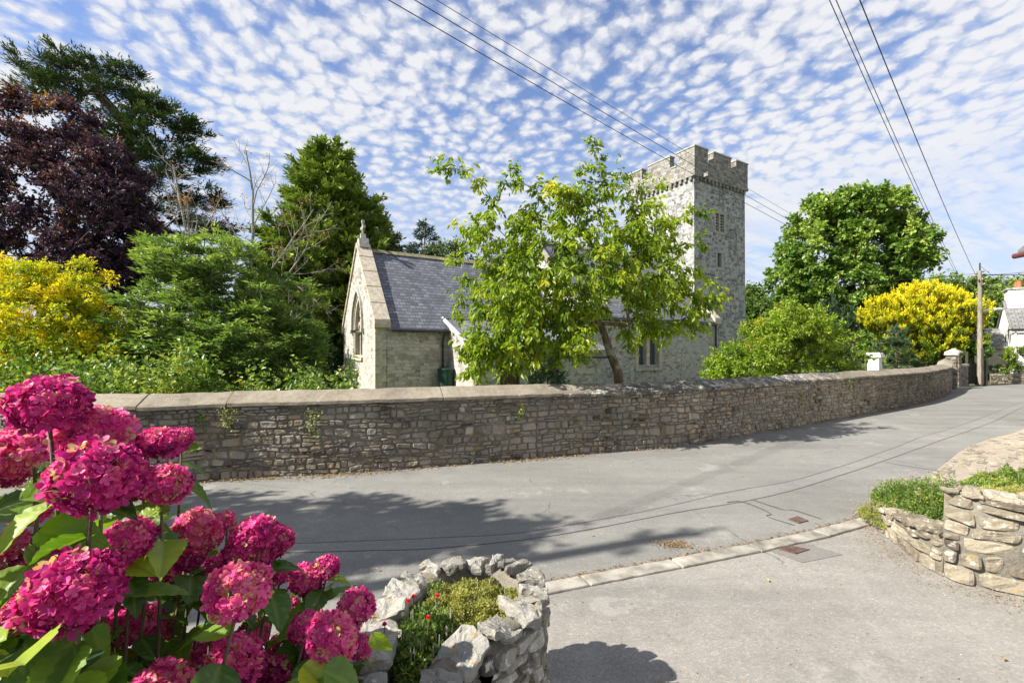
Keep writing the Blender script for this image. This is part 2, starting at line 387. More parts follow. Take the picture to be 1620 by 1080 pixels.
M['dressed'] = plain('dressed stone', (.44, .38, .29), .85, .35, 7, bump=.4)
M['dressedgrey'] = plain('grey dressed stone', (.34, .32, .28), .85, .4, 7, bump=.4)
M['mossedge'] = plain('mossy ridge stone', (.22, .19, .12), .9, .4, 7, bump=.5)
M['slate'] = slate('slate roof', (.118, .122, .138))
M['slate_y'] = slate('slate lean-to roof', (.15, .152, .158), axis=0, vs=2.2)
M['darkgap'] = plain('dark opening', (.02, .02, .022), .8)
m_, g_ = newmat('leaded glass'); M['glass'] = finish(g_, m_, (.06, .075, .09, 1), .12, g_.bump(g_.noise(objc(g_), 7, 2, .5), .3, .02), .7)
M['iron'] = plain('black painted iron', (.025, .025, .028), .45, .2)
M['lead'] = plain('lead flashing', (.42, .42, .43), .5, .15)
M['greenplastic'] = plain('dark green plastic', (.012, .045, .032), .45, .2)
M['brownwood'] = plain('brown painted wood', (.07, .035, .025), .6, .3)
M['oldwood'] = barkmat('weathered wood', (.16, .13, .10), (.32, .28, .22), 9)
M['darkwood'] = barkmat('tarred wood', (.03, .027, .022), (.07, .06, .05), 9)
M['white'] = plain('white render', (.78, .76, .71), .8, .06, 3, bump=.1)
M['cream'] = plain('cream render', (.62, .56, .44), .8, .08, 3)
M['terracotta'] = plain('terracotta pot', (.45, .13, .06), .7, .2)
M['greyslate'] = slate('cottage slate', (.17, .165, .16), axis=0, vs=1.6, sx=.3, sz=.22)
M['rust'] = plain('rusty iron cover', (.11, .068, .052), .75, .5, 22, bump=.5)
M['galv'] = plain('galvanised metal', (.4, .42, .43), .4, .15, metal=.6)
M['wire'] = plain('black cable', (.03, .03, .035), .5, .1)
M['ceramic'] = plain('brown insulator', (.12, .06, .04), .3, .1)
M['bark'] = barkmat('brown bark', (.05, .036, .025), (.17, .125, .085), 14)
M['barkpale'] = barkmat('pale bark', (.16, .14, .115), (.36, .33, .28), 12)
M['barkcherry'] = barkmat('cherry bark', (.075, .05, .035), (.24, .17, .11), 11, lich=(.3, .3, .2))
M['l_cherry'] = leafmat('cherry leaves', [(0, (.06, .12, .008)), (.4, (.17, .25, .014)), (.8, (.31, .36, .025)), (1, (.52, .44, .03))], .48, .42, .4, tbright=1.6)
M['l_purple'] = leafmat('purple beech leaves', [(0, (.032, .019, .038)), (.6, (.078, .038, .072)), (.88, (.16, .065, .085)), (1, (.42, .19, .04))], .22, .55, .25, tbright=1.5)
M['l_yellow'] = leafmat('golden shrub leaves', [(0, (.10, .17, .008)), (.38, (.29, .36, .012)), (.68, (.64, .58, .018)), (1, (.82, .60, .02))], .3, .5, .3)
M['l_rowan'] = leafmat('feathery shrub leaves', [(0, (.06, .13, .03)), (.5, (.18, .27, .065)), (1, (.40, .47, .11))], .32, .4, .5)
M['l_cypress'] = leafmat('cypress foliage', [(0, (.032, .07, .016)), (.5, (.095, .165, .032)), (1, (.25, .32, .05))], .12, .6, .2)
M['l_cedar'] = leafmat('dark conifer foliage', [(0, (.026, .05, .022)), (.5, (.075, .12, .042)), (1, (.20, .235, .08))], .08, .6, .2)
M['l_blue'] = leafmat('blue cedar foliage', [(0, (.03, .055, .045)), (1, (.10, .15, .12))], .08, .6, .2)
M['l_syc'] = leafmat('sycamore leaves', [(0, (.05, .12, .015)), (.5, (.145, .24, .035)), (1, (.31, .39, .07))], .28, .45, .4)
M['l_shrub'] = leafmat('bright shrub leaves', [(0, (.08, .15, .01)), (.5, (.20, .29, .018)), (.85, (.34, .39, .03)), (1, (.42, .26, .06))], .35, .45, .4)
M['l_gold'] = leafmat('golden yew foliage', [(0, (.04, .09, .008)), (.32, (.17, .22, .01)), (.58, (.52, .48, .01)), (1, (.80, .64, .012))], .15, .55, .25, var=.1)
M['l_yew'] = leafmat('dark yew foliage', [(0, (.018, .04, .016)), (1, (.065, .12, .045))], .08, .6, .2)
M['l_grey'] = leafmat('grey green foliage', [(0, (.05, .09, .05)), (1, (.17, .25, .15))], .2, .6, .2)
M['l_far'] = leafmat('distant leaves', [(0, (.05, .10, .02)), (.5, (.12, .18, .035)), (1, (.22, .28, .055))], .2, .6, .2)
M['l_cover'] = leafmat('ground plant leaves', [(0, (.03, .08, .01)), (.5, (.12, .20, .03)), (.8, (.30, .36, .06)), (1, (.50, .42, .12))], .35, .45, .4)
M['l_sedum'] = leafmat('sedum leaves', [(0, (.09, .11, .02)), (.5, (.26, .27, .05)), (1, (.46, .42, .12))], .25, .5, .3)
M['l_litter'] = leafmat('fallen leaves', [(0, (.11, .065, .035)), (.6, (.26, .17, .085)), (1, (.48, .34, .13))], .15, .8, .1)
# ================================================================== paths and masonry
class Path:
    """smooth 2-D path, arc-length parametrised; normal points to the right of travel"""
    def __init__(s, pts, closed=False, res=24):
        P = np.array(pts, float); n = len(P); out = []
        for i in range(n if closed else n-1):
            if closed: a, b, c, d = P[(i-1) % n], P[i], P[(i+1) % n], P[(i+2) % n]
            else: a, b, c, d = P[max(i-1, 0)], P[i], P[i+1], P[min(i+2, n-1)]
            t = np.linspace(0, 1, res, endpoint=False)[:, None]
            out.append(.5*(2*b+(c-a)*t+(2*a-5*b+4*c-d)*t**2+(3*b-a-3*c+d)*t**3))
        out.append(P[:1] if closed else P[-1:])
        s.P = np.concatenate(out); s.u = np.concatenate([[0], np.cumsum(np.linalg.norm(np.diff(s.P, axis=0), axis=1))])
        s.L = s.u[-1]; T = np.gradient(s.P, axis=0); T = unit(T)
        if closed: T[0] = T[-1] = unit((T[0]+T[-1])[None])[0]
        s.N = np.stack([T[:, 1], -T[:, 0]], 1)
    def at(s, u, d=0.0):
        u = np.clip(u, 0, s.L)
        x = np.interp(u, s.u, s.P[:, 0]); y = np.interp(u, s.u, s.P[:, 1])
        nx = np.interp(u, s.u, s.N[:, 0]); ny = np.interp(u, s.u, s.N[:, 1])
        return np.stack([x+nx*d, y+ny*d], -1)

def rubble(mb, path, u0, u1, zb, zt, rh, sw, gap, depth, seed, S_=None, T_=None, rough=.012, wob=.35, d0=0.0, nf=None):
    """rows of irregular stones between heights zb(u), zt(u) along a path, standing proud of a mortar sheet"""
    r = np.random.default_rng(seed)
    zb = zb if callable(zb) else (lambda u, c=zb: u*0+c); zt = zt if callable(zt) else (lambda u, c=zt: u*0+c)
    us = np.linspace(u0, u1, 60); H = float(np.max(zt(us)-zb(us)))
    hs = []
    while sum(hs) < H+rh[1]: hs.append(r.uniform(*rh))
    hs = np.array(hs); B = np.concatenate([[0], np.cumsum(hs)])
    def bnd(k, u):
        w = 0 if k == 0 else wob*np.mean(rh)*(sn(np.stack([u*1.0, u*0+k*3.7], -1), .35, seed+k, 2)*.9+.5*sn(np.stack([u, u*0+k*9.1], -1), 2.0, seed+5+k, 1))
        return zb(u)+B[k]+w
    st = []
    for k in range(len(hs)):
        u = u0-r.uniform(0, sw[1])
        while u < u1:
            w = r.uniform(*sw)*(.6+.6*hs[k]/np.mean(rh)); a, b = max(u, u0), min(u+w, u1); u += w
            if b-a < sw[0]*.35: continue
            A, Bb = np.array([a]), np.array([b]); top = float(zt(np.array([(a+b)/2]))[0])
            z = [float(bnd(k, A)[0]), float(bnd(k, Bb)[0]), float(bnd(k+1, A)[0]), float(bnd(k+1, Bb)[0])]
            if min(z[0], z[1]) > top-.025: continue
            z[2] = min(z[2], top); z[3] = min(z[3], top)
            if min(z[2]-z[0], z[3]-z[1]) < gap*2.2: continue
            if hs[k] > np.mean(rh) and r.random() < .22:
                f = r.uniform(.38, .62); m0, m1 = z[0]+(z[2]-z[0])*f, z[1]+(z[3]-z[1])*f
                st.append((a, b, z[0], z[1], m0, m1)); st.append((a, b, m0, m1, z[2], z[3]))
            else: st.append((a, b, *z))
    st = np.array(st); n = len(st)
    j = r.normal(0, 1, (n, 4))*(gap*.45+.0035)
    s = np.array(S_ or [0, .10, .36, .66, .90, 1]); t = np.array(T_ or [0, .14, .5, .86, 1])
    pr = lambda q: np.clip(np.minimum(q, 1-q)*10, 0, 1)
    ss, tt = np.meshgrid(s, t, indexing='ij'); ns, nt_ = ss.shape
    prof = np.minimum(pr(ss), pr(tt))**.6
    a = st[:, 0, None, None]+gap/2; b = st[:, 1, None, None]-gap/2
    corner = (np.abs(ss-.5)*2)**4*(np.abs(tt-.5)*2)**4
    sj = .5+(ss-.5)*(1-.16*corner); tj = .5+(tt-.5)*(1-.22*corner)
    U = a+(b-a)*sj+j[:, 0, None, None]*(tt-.5)*2
    lo = st[:, 2, None, None]*(1-sj)+st[:, 3, None, None]*sj+gap/2
    hi = st[:, 4, None, None]*(1-sj)+st[:, 5, None, None]*sj-gap/2
    Z = lo+(hi-lo)*tj+j[:, 1, None, None]*(ss-.5)*1.4
    dep = depth*r.uniform(.45, 1.35, n)[:, None, None]
    til = r.normal(0, .25, (2, n, 1, 1))*depth
    D = d0-.012+(dep+.012)*prof+til[0]*(ss-.5)*prof+til[1]*(tt-.5)*prof
    q = np.stack([U, Z, U*0+r.uniform(0, 9, n)[:, None, None]], -1)
    D = D+sn(q, nf or 6/(.5+np.mean(sw)*5), seed+3, 3)*rough*prof
    XY = path.at(U, D)
    V = np.concatenate([XY, Z[..., None]], -1).reshape(-1, 3)
    i, jx = np.meshgrid(np.arange(ns-1), np.arange(nt_-1), indexing='ij')
    f = np.stack([i*nt_+jx, (i+1)*nt_+jx, (i+1)*nt_+jx+1, i*nt_+jx+1], -1).reshape(-1, 4)
    Fa = (f[None]+(np.arange(n)*ns*nt_)[:, None, None]).reshape(-1, 4)
    mb.add(V, Fa, np.repeat(np.clip(r.normal(.5, .2, n), .02, .98), ns*nt_))
    return mb
def sheet(mb, path, u0, u1, prof, step=.12, noise=0.0, seed=0, t=.5):
    """sweep a profile [(d, z or fn(u))...] along a path"""
    u = np.linspace(u0, u1, max(2, int((u1-u0)/step)+1)); rows = []
    for d, z in prof:
        zz_ = z(u) if callable(z) else u*0+z
        rows.append(np.concatenate([path.at(u, d), zz_[:, None]], -1))
    V = np.stack(rows, 1)
    if noise: V = V+np.stack([sn(V, 2.2, seed+k, 3) for k in range(3)], -1)*noise
    n, m = V.shape[:2]; i, j = np.meshgrid(np.arange(n-1), np.arange(m-1), indexing='ij')
    Fq = np.stack([i*m+j, (i+1)*m+j, (i+1)*m+j+1, i*m+j+1], -1).reshape(-1, 4)
    mb.add(V.reshape(-1, 3), Fq, t); return mb
def rock(mb, outline, z0, z1, seed, rough=.012, tilt=(0, 0), t=None, rings=(.0, .03, .96, .86, .5)):
    """an irregular slab over a 2-D outline"""
    r = np.random.default_rng(seed); P = np.asarray(outline, float); n0 = len(P)
    q = []
    for k in range(n0):
        a, b = P[k], P[(k+1) % n0]; L = np.linalg.norm(b-a); m = max(1, int(L/(.022 if L < .5 else .05)))
        for f in range(m): q.append(a+(b-a)*f/m)
    P = np.array(q); n = len(P); c = P.mean(0)
    P = c+(P-c)*(1+.05*sn(P, 4, seed, 2)[:, None])
    H = z1-z0
    def ring(sc, z): return np.concatenate([c+(P-c)*sc, np.full((n, 1), z)], -1)
    V = [ring(.95, z0), ring(1.0, z0+H*.3), ring(1.0, z1-H*.2), ring(.965, z1-H*.02), ring(.84, z1+H*.03), ring(.66, z1), ring(.45, z1), ring(.22, z1)]
    V = np.concatenate(V+[np.array([[c[0], c[1], z1]])])
    V[:, 2] += (V[:, 0]-c[0])*tilt[0]+(V[:, 1]-c[1])*tilt[1]
    V += np.stack([sn(V+seed, 7, seed+k, 3) for k in range(3)], -1)*rough
    if n0 > 3: V += np.stack([sn(V*1.0+seed*.3, 24, seed+9+k, 3) for k in range(3)], -1)*rough*.38
    i, j = np.meshgrid(np.arange(7), np.arange(n), indexing='ij'); k = (j+1) % n
    Fq = np.stack([i*n+j, i*n+k, (i+1)*n+k, (i+1)*n+j], -1).reshape(-1, 4)
    base = mb.n; tt = r.uniform(.2, .9) if t is None else t
    mb.add(V, Fq, tt); jj = np.arange(n)
    mb.F[3].append(np.stack([7*n+jj, 7*n+(jj+1) % n, np.full(n, 8*n)], -1)+base)
    return mb
def polysheet(pts, z):
    """flat polygon as one n-gon"""
    bm = bmesh.new(); vs = [bm.verts.new((x, y, z)) for x, y in pts]; bm.faces.new(vs)
    bmesh.ops.triangulate(bm, faces=bm.faces[:]); me = bpy.data.meshes.new('sheet')
    bmesh.ops.recalc_face_normals(bm, faces=bm.faces[:])
    if bm.faces[:][0].normal.z < 0: bmesh.ops.reverse_faces(bm, faces=bm.faces[:])
    bm.to_mesh(me); bm.free(); return me

# ================================================================== ground, road, driveway
FAR = [(-60, 12), (-14, 8.0), (-10, 7.3), (-7.75, 6.9), (-5.9, 6.68), (-5.1, 6.85), (-4.6, 7.1), (-2.2, 7.62), (.6, 8.6), (3, 9.4), (4.6, 10.3), (8.9, 13.1), (15, 17.1), (19.2, 20.4), (23.2, 24.0)]
wall_path = Path(FAR[1:])
fp = wall_path.at(np.linspace(0, wall_path.L, 90), -.1)
link('ground', polysheet([(-900, -600), (900, -600), (900, 1200), (-900, 1200)], -.03), M['fields'], kind='structure')
# churchyard ground stands a little above the road, behind the wall
yard = [tuple(p) for p in wall_path.at(np.linspace(0, wall_path.L, 60), -.3)]+[(23.9, 25.2), (30, 34), (44, 60), (-60, 60), (-60, 14)]
link('churchyard_ground', polysheet(yard[::-1], .22), M['grass'], kind='structure')
near_kerb = [(-8, .75), (-5, 1.9), (-2.2, 2.95), (.27, 3.9), (1.86, 4.47), (3.2, 4.98), (4.44, 5.56)]
near_rest = [(5.3, 6.1), (6.4, 6.95), (7.2, 7.7), (8.9, 9.05), (10.6, 10.2), (12.4, 11.2), (16, 13.6), (22, 17.8), (30, 22.5), (44, 26), (60, 28)]
far_edge = [tuple(p) for p in fp]+[(24.2, 25.2), (26, 26.3), (29.2, 27.5), (34, 28.6), (44, 31), (60, 33)]
link('road', polysheet([(-60, -18)]+near_kerb+near_rest+far_edge[::-1]+[(-60, 11.5)], 0), M['asphalt'], kind='structure')
# strip of grit between kerb line and house on the right, and the cobbled verge
link('verge', polysheet([(5.3, 6.1), (5.7, 5.0), (9, 4.5), (22, 4.5), (22, 17.8), (16, 13.6), (12.4, 11.2), (10.6, 10.2), (8.9, 9.05), (7.2, 7.7), (6.4, 6.95)], .012), M['verge'], kind='structure')
dr = [(-8, .6)]+[(x+.04, y-.13) for x, y in near_kerb]+[(5.6, 6.0), (5.75, 4.9), (9, 4.4), (22, 4.4), (22, -14), (-8, -14)]
link('driveway', polysheet(dr, .006), M['drive'], kind='structure')
bedp = [(-8, -3), (-.05, -3), (-.3, 1.2), (-.62, 1.7), (-.75, 2.5), (-1.2, 3.0), (-8, .9)]
link('garden_bed', polysheet(bedp, .05), M['soil'], kind='structure')
# long thin bitumen seams and repairs in the road
def ribbon(name, pts, w, mat, z, seed=0):
    p = Path(pts); u = np.linspace(0, p.L, max(8, int(p.L/.08)))
    ww = w*(1+.35*sn(np.stack([u, u*0], -1), .8, seed, 3)); off = .008*sn(np.stack([u, u*0+4], -1), .5, seed+1, 3)
    a, b = p.at(u), p.at(u)
    N = np.stack([np.interp(u, p.u, p.N[:, 0]), np.interp(u, p.u, p.N[:, 1])], -1)
    A = a+N*(off+ww/2)[:, None]; B = a+N*(off-ww/2)[:, None]
    V = np.concatenate([np.c_[A, np.full(len(u), z)], np.c_[B, np.full(len(u), z)]]); n = len(u); i = np.arange(n-1)
    return link(name, npmesh(name, V, [np.stack([i, i+1, n+i+1, n+i], -1)]), mat, kind='structure')
seamA = [gr(*q) for q in ((380, 862), (560, 856), (700, 850), (820, 843), (935, 824), (1037, 805), (1150, 779), (1277, 754), (1402, 713), (1458, 691), (1500, 679), (1555, 660), (1606, 640), (1670, 617))]
seamB = [gr(*q) for q in ((380, 876), (560, 871), (700, 866), (880, 846), (1062, 812), (1190, 790), (1285, 766), (1391, 731), (1495, 694), (1568, 668), (1620, 643), (1680, 618))]
ribbon('road_seam', seamA, .015, M['bitumen'], .0045, 1)
ribbon('road_seam', seamB, .016, M['bitumen'], .0045, 2)
strip = Path(seamA), Path(seamB)
uA = np.linspace(0, strip[0].L, 60); uB = np.linspace(0, strip[1].L, 60)
link('road_patch', polysheet([tuple(p) for p in strip[0].at(uA)]+[tuple(p) for p in strip[1].at(uB)][::-1], .002), M['patch'] if False else asphalt('trench asphalt', (.165, .16, .15), (.235, .222, .20)), kind='structure')
for k, q in enumerate((((1190, 790), (1215, 799), (1245, 808), (1252, 806), (1300, 821)), ((1150, 795), (1175, 794), (1218, 812), (1212, 817), (1256, 831)), ((1400, 731), (1440, 738), (1482, 744)), ((1568, 671), (1585, 671), (1612, 673)))):
    ribbon('road_seam', [gr(*a) for a in q], .018, M['bitumen'], .0085, 5+k)
link('road_patch', polysheet([gr(*q) for q in ((1195, 864), (1262, 857), (1333, 878), (1270, 891))], .010), M['patch'], kind='structure')
if 0: link('road_patch', polysheet([gr(*q) for q in ((1290, 815), (1385, 770), (1480, 748), (1420, 800), (1375, 812), (1320, 826))], .003), asphalt('worn edge asphalt', (.13, .125, .115), (.24, .235, .22)), kind='structure')

def cover(name, quad, z, label):
    P = np.array([gr(*q) for q in quad]); c = P.mean(0); mb = MB()
    out = c+(P-c)*1.0; inn = c+(P-c)*.9
    rock_z = z
    V = np.r_[np.c_[out, [z-.012]*4], np.c_[out, [z+.006]*4], np.c_[inn, [z+.006]*4], np.c_[inn, [z]*4]]
    q4 = [(k*4+i, k*4+(i+1) % 4, (k+1)*4+(i+1) % 4, (k+1)*4+i) for k in range(3) for i in range(4)]+[(12, 13, 14, 15)]
    mb.add(V, q4)
    for a in range(5):       # raised ribs
        for b in range(5):
            f, h = (a+.5)/5, (b+.5)/5
            p = (inn[0]*(1-f)+inn[1]*f)*(1-h)+(inn[3]*(1-f)+inn[2]*f)*h
            mb.box(p[0]-.015, p[0]+.015, p[1]-.012, p[1]+.012, z-.002, z+.005)
    mb.build(name, M['rust'], off=(c[0], c[1], 0), label=label, cat='drain cover').location = (c[0], c[1], 0)
cover('drain_cover', ((1232, 871), (1250, 865), (1281, 871), (1259, 878)), .014, 'square rusty red iron cover set in a dark patch of the driveway')
cover('drain_cover', ((1247, 822), (1262, 817), (1279, 824), (1264, 828)), .006, 'small rusty cover in the road beside the kerb end of the trench seam')

# kerb of long concrete blocks, flush with the drive
kp = Path(near_kerb); mb = MB(); u = 6.3; r = np.random.default_rng(4)
while u < kp.L-.1:
    w = min(r.uniform(.8, 1.0), kp.L-u); a, b = u+.006, u+w-.006; u += w
    o = [kp.at(a, 0), kp.at(b, 0), kp.at(b, .17), kp.at(a, .17)]
    rock(mb, [tuple(np.ravel(q)) for q in o], -.02, .028+r.uniform(-.003, .004), 40+int(u*9), .0022)
mb.build('kerb', M['concrete'], kind='structure')

# ================================================================== churchyard wall
NW = (0., 0., 0.)
cw = empty('churchyard_wall', label='long low rubble stone wall with sloping coping along the far side of the road', cat='wall')
L = wall_path.L
hump = lambda u: sn(np.stack([u, u*0+2], -1), .07, 9, 2)
topz = lambda u: 1.135+.012*hump(u)+np.where(u > L-.9, (u-L+.9)*.30, 0)
mb = MB(); rubble(mb, wall_path, 0, L, -.02, topz, (.045, .12), (.06, .24), .007, .026, 11, rough=.017, wob=.75)
mb.build('stonework', M['wallstone'], cw)
mb = MB(); sheet(mb, wall_path, 0, L, [(0, -.05), (0, .3), (0, .6), (0, .9), (0, topz)], .1, .012, 3)
sheet(mb, wall_path, 0, L, [(-.5, topz), (-.5, -.05)], .3)
mb.build('mortar', M['wallmortar'], cw, smooth=True)
mb = MB(); r = np.random.default_rng(8); u = 0
joints = [3.0, 6.1, 8.6, 9.75, 13.1, 15.4]
while joints[-1] < L-2: joints.append(joints[-1]+r.uniform(1.0, 2.4))
joints = [0]+joints+[L]
for a, b in zip(joints[:-1], joints[1:]):
    dz = r.normal(0, .006); dd_ = r.normal(0, .006)
    f = lambda k: (lambda u, k=k: topz(u)+k+dz)
    u_ = b-.006
    sheet(mb, wall_path, a+.006, u_, [(-.03, f(-.0)), (.052+dd_, f(.0)), (.066+dd_, f(.012)), (.064+dd_, f(.058)), (.05+dd_, f(.07)), (-.10, f(.145)), (-.25, f(.215)), (-.29, f(.222)), (-.36, f(.18)), (-.54, f(.07)), (-.54, f(0)), (-.45, f(0))], .07, .007, 21, t=.5)
    for uu in (a+.006, u_):      # end caps
        P = np.array([np.r_[wall_path.at(np.array([uu]), d)[0], float(topz(np.array([uu]))[0])+k+dz] for d, k in ((.052, 0), (.064, .058), (-.10, .145), (-.27, .215), (-.54, .07), (-.54, 0))])
        mb.add(np.r_[P, P.mean(0)[None]], [(i, (i+1) % 6, 6) for i in range(6)])
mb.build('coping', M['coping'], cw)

# gate piers with pyramid caps, side wall and gate at the far end
def pier(x, y, w, h, rz, label):
    e = empty('gate_pier', (x, y, 0), rz, label=label, cat='gate pier', group='stone gate piers at the churchyard gate')
    mb = MB(); p = Path([(-w/2, -w/2), (w/2, -w/2)]);
    hw = w/2
    for k in range(4):
        cs, sn_ = [(1, 0), (0, 1), (-1, 0), (0, -1)][k]
        a = (-hw*cs+hw*sn_, -hw*sn_-hw*cs); b = (hw*cs+hw*sn_, hw*sn_-hw*cs)
        rubble(mb, Path([a, b], res=4), 0, w, 0, h, (.12, .24), (.2, .4), .012, .02, 60+k, S_=[0, .1, .5, .9, 1], T_=[0, .15, .5, .85, 1], rough=.006)
    mb.build('stonework', M['wallstone'], e)
    MB().box(-hw+.01, hw-.01, -hw+.01, hw-.01, -.02, h).build('mortar', M['wallmortar'], e)
    c = hw+.07; mb = MB().box(-c, c, -c, c, h, h+.08)
    mb.add([(-c, -c, h+.08), (c, -c, h+.08), (c, c, h+.08), (-c, c, h+.08), (0, 0, h+.30)], [(0, 1, 4), (1, 2, 4), (2, 3, 4), (3, 0, 4)])
    mb.build('cap', M['dressedgrey'], e)
pier(23.72, 24.55, .42, 1.80, R(40), 'nearer pyramid capped stone pier at the end of the long churchyard wall')
pier(25.0, 25.75, .50, 1.90, R(30), 'farther pyramid capped stone pier beside the short low side wall')
sw_ = empty('side_wall', label='short low rubble wall between the far gate pier and the telegraph pole', cat='wall')
spth = Path([(25.3, 25.9), (26.6, 26.55)]); mb = MB(); rubble(mb, spth, 0, spth.L, 0, 1.15, (.08, .15), (.15, .3), .013, .025, 71)
mb.build('stonework', M['wallstone'], sw_)
mb = MB(); sheet(mb, spth, 0, spth.L, [(0, -.02), (0, 1.18), (-.35, 1.18), (-.35, -.02)], .3); mb.build('mortar', M['wallmortar'], sw_)
mb = MB(); rock(mb, [spth.at(0, .06), spth.at(spth.L, .06), spth.at(spth.L, -.42), spth.at(0, -.42)], 1.15, 1.27, 3, .01); mb.build('coping', M['dressedgrey'], sw_)
gt = empty('garden_gate', (26.9, 26.9, 0), R(22), label='narrow dark wooden gate with two posts behind the telegraph pole', cat='gate')
for x in (0, 1.0): MB().box(x-.06, x+.06, -.06, .06, 0, 2.0 if x == 0 else 1.75).build('post', M['darkwood'], gt)
mb = MB()
for k in range(5): mb.box(.10+k*.165, .22+k*.165, -.015, .015, .12, 1.35)
mb.build('board', M['darkwood'], gt); MB().box(.07, .93, .016, .045, .3, .42).build('rail', M['oldwood'], gt); MB().box(.07, .93, .016, .045, 1.05, 1.17).build('rail', M['oldwood'], gt)

# ================================================================== the near planter (rounded end towards the road)
OUT = [(-.10, 1.05), (-.17, 1.45), (-.235, 1.78), (-.162, 1.93), (-.02, 2.08), (.10, 2.22), (.157, 2.41), (.14, 2.58), (.02, 2.72), (-.15, 2.79), (-.34, 2.78), (-.50, 2.68), (-.60, 2.50), (-.665, 2.28), (-.65, 2.02), (-.62, 1.72), (-.58, 1.40), (-.56, 1.05)]
pp = Path(OUT)     # runs up the right side, round the end and back: outside is on the right
PH = .69
np_ = empty('stone_planter', (-.25, 2.1, 0), label='rounded rubble stone planter with pale capstones in front of the pink hydrangea', cat='planter')
def W0(mb, name, mat, e, smooth=False, **k):
    o = mb.build(name, mat, e, smooth=smooth, off=tuple(e.location), **k); return o
mb = MB(); rubble(mb, pp, 0, pp.L, 0, PH, (.045, .10), (.05, .20), .009, .030, 31, nf=7, S_=[0, .06, .2, .4, .6, .8, .94, 1], T_=[0, .1, .35, .65, .9, 1], rough=.017, wob=.6)
W0(mb, 'stonework', M['planterstone'], np_)
mb = MB(); sheet(mb, pp, 0, pp.L, [(0, -.02), (0, .2), (0, .45), (-.005, PH+.02), (-.08, PH+.03), (-.12, PH+.01), (-.13, .35)], .04, .010, 7)
W0(mb, 'mortar', M['plantermortar'], np_, True)
r = np.random.default_rng(12); caps = []; u = .06
i = 0
while u < pp.L-.05:
    w = r.uniform(.09, .22); i += 1
    a, b = u+.008, min(u+w-.008, pp.L); u += w
    dz = r.uniform(-.012, .02); th = r.uniform(.03, .06)
    inn = -r.uniform(.09, .15)
    pa = [pp.at(a, .035+r.uniform(-.01, .015)), pp.at((a+b)/2, .045+r.uniform(-.01, .015)), pp.at(b, .03+r.uniform(-.015, .015)), pp.at(b-.015, inn), pp.at(a+.015, inn+r.uniform(-.02, .02))]
    mb = MB(); tl = (r.normal(0, .16), r.normal(0, .16))
    rock(mb, [tuple(np.ravel(q)) for q in pa], PH+.005+dz, PH+.005+dz+th, 100+i, .013, tl)
    W0(mb, 'capstone', M['capstone'], np_)
poly = [tuple(q) for q in pp.at(np.linspace(0, pp.L, 60), -.13)]
me = polysheet(poly, .60); o = link('soil', me, M['soil'], np_); o.location = tuple(-np.array(np_.location))

# ================================================================== the stepped planter on the right
OUT2 = [(4.95, 6.0), (4.5, 5.62), (4.22, 5.28), (4.06, 4.95), (3.93, 4.55), (3.83, 4.2), (3.85, 3.98), (4.05, 3.79), (4.5, 3.57), (5.3, 3.3), (6.5, 3.1)]
p2 = Path(OUT2[::-1])        # from the right-hand end leftwards, so that outside is on the... right of travel is checked below
p2 = Path(OUT2); 
# travel from the road end towards the camera: outside (left of travel is the bed), normal to the right faces the drive
rp = empty('stone_planter', (4.8, 4.6, 0), label='stepped pale stone planter wall with a curved corner on the right of the driveway', cat='planter')
uc = p2.u[np.argmin(np.abs(p2.P[:, 1]-4.04)+np.abs(p2.P[:, 0]-3.84))]
ztop = lambda u: np.where(u < uc, .11+.27*np.clip(u/uc, 0, 1)**1.2, .76+.02*np.sin(u*3))
mb = MB(); rubble(mb, p2, 0, uc, 0, lambda u: .11+.27*np.clip(u/uc, 0, 1)**1.2, (.05, .12), (.07, .28), .010, .026, 41, nf=6, S_=[0, .06, .2, .4, .6, .8, .94, 1], T_=[0, .1, .35, .65, .9, 1], rough=.018, wob=.5)
rubble(mb, p2, uc, p2.L, 0, lambda u: .76+.02*np.sin(u*3), (.06, .17), (.08, .32), .010, .028, 42, nf=5, S_=[0, .06, .2, .4, .6, .8, .94, 1], T_=[0, .1, .35, .65, .9, 1], rough=.02, wob=.55)
W0(mb, 'stonework', M['palestone'], rp)
mb = MB()
sheet(mb, p2, 0, uc, [(0, -.02), (0, .1), (0, lambda u: .11+.27*np.clip(u/uc, 0, 1)**1.2), (-.2, lambda u: .11+.27*np.clip(u/uc, 0, 1)**1.2), (-.2, .05)], .05, .008, 7)
sheet(mb, p2, uc, p2.L, [(0, -.02), (0, .4), (0, .76), (-.25, .77), (-.25, .3)], .05, .008, 8)
pc = [np.r_[p2.at(uc, d), z] for d, z in ((0, 0), (0, .76), (-.25, .77), (-.25, 0))]
mb.add(np.array(pc), [(0, 1, 2, 3)])
W0(mb, 'mortar', M['palemortar'], rp, True)
r = np.random.default_rng(15); u = .05; i = 0
while u < p2.L-.3:
    w = r.uniform(.10, .30); i += 1
    if u < uc < u+w: w = uc-u
    a, b = u+.008, u+w-.008; u += w
    if b-a < .05: continue
    zt_ = float(.11+.27*(min((a+b)/2, uc)/uc)**1.2) if (a+b)/2 < uc else .765
    inn = -r.uniform(.16, .24)
    pa = [p2.at(a, .035), p2.at((a+b)/2, .05+r.uniform(-.02, .02)), p2.at(b, .035), p2.at(b-.01, inn), p2.at(a+.01, inn)]
    mb = MB(); rock(mb, [tuple(np.ravel(q)) for q in pa], zt_-.005, zt_+r.uniform(.02, .05), 300+i, .013, (r.normal(0, .06), r.normal(0, .06)))
    W0(mb, 'capstone', M['palestone'], rp)
lowbed = [tuple(q) for q in p2.at(np.linspace(0, uc, 14), -.15)]+[tuple(p2.at(uc, -.5)), (5.0, 4.6), (6.6, 4.9), (6.6, 6.1)]
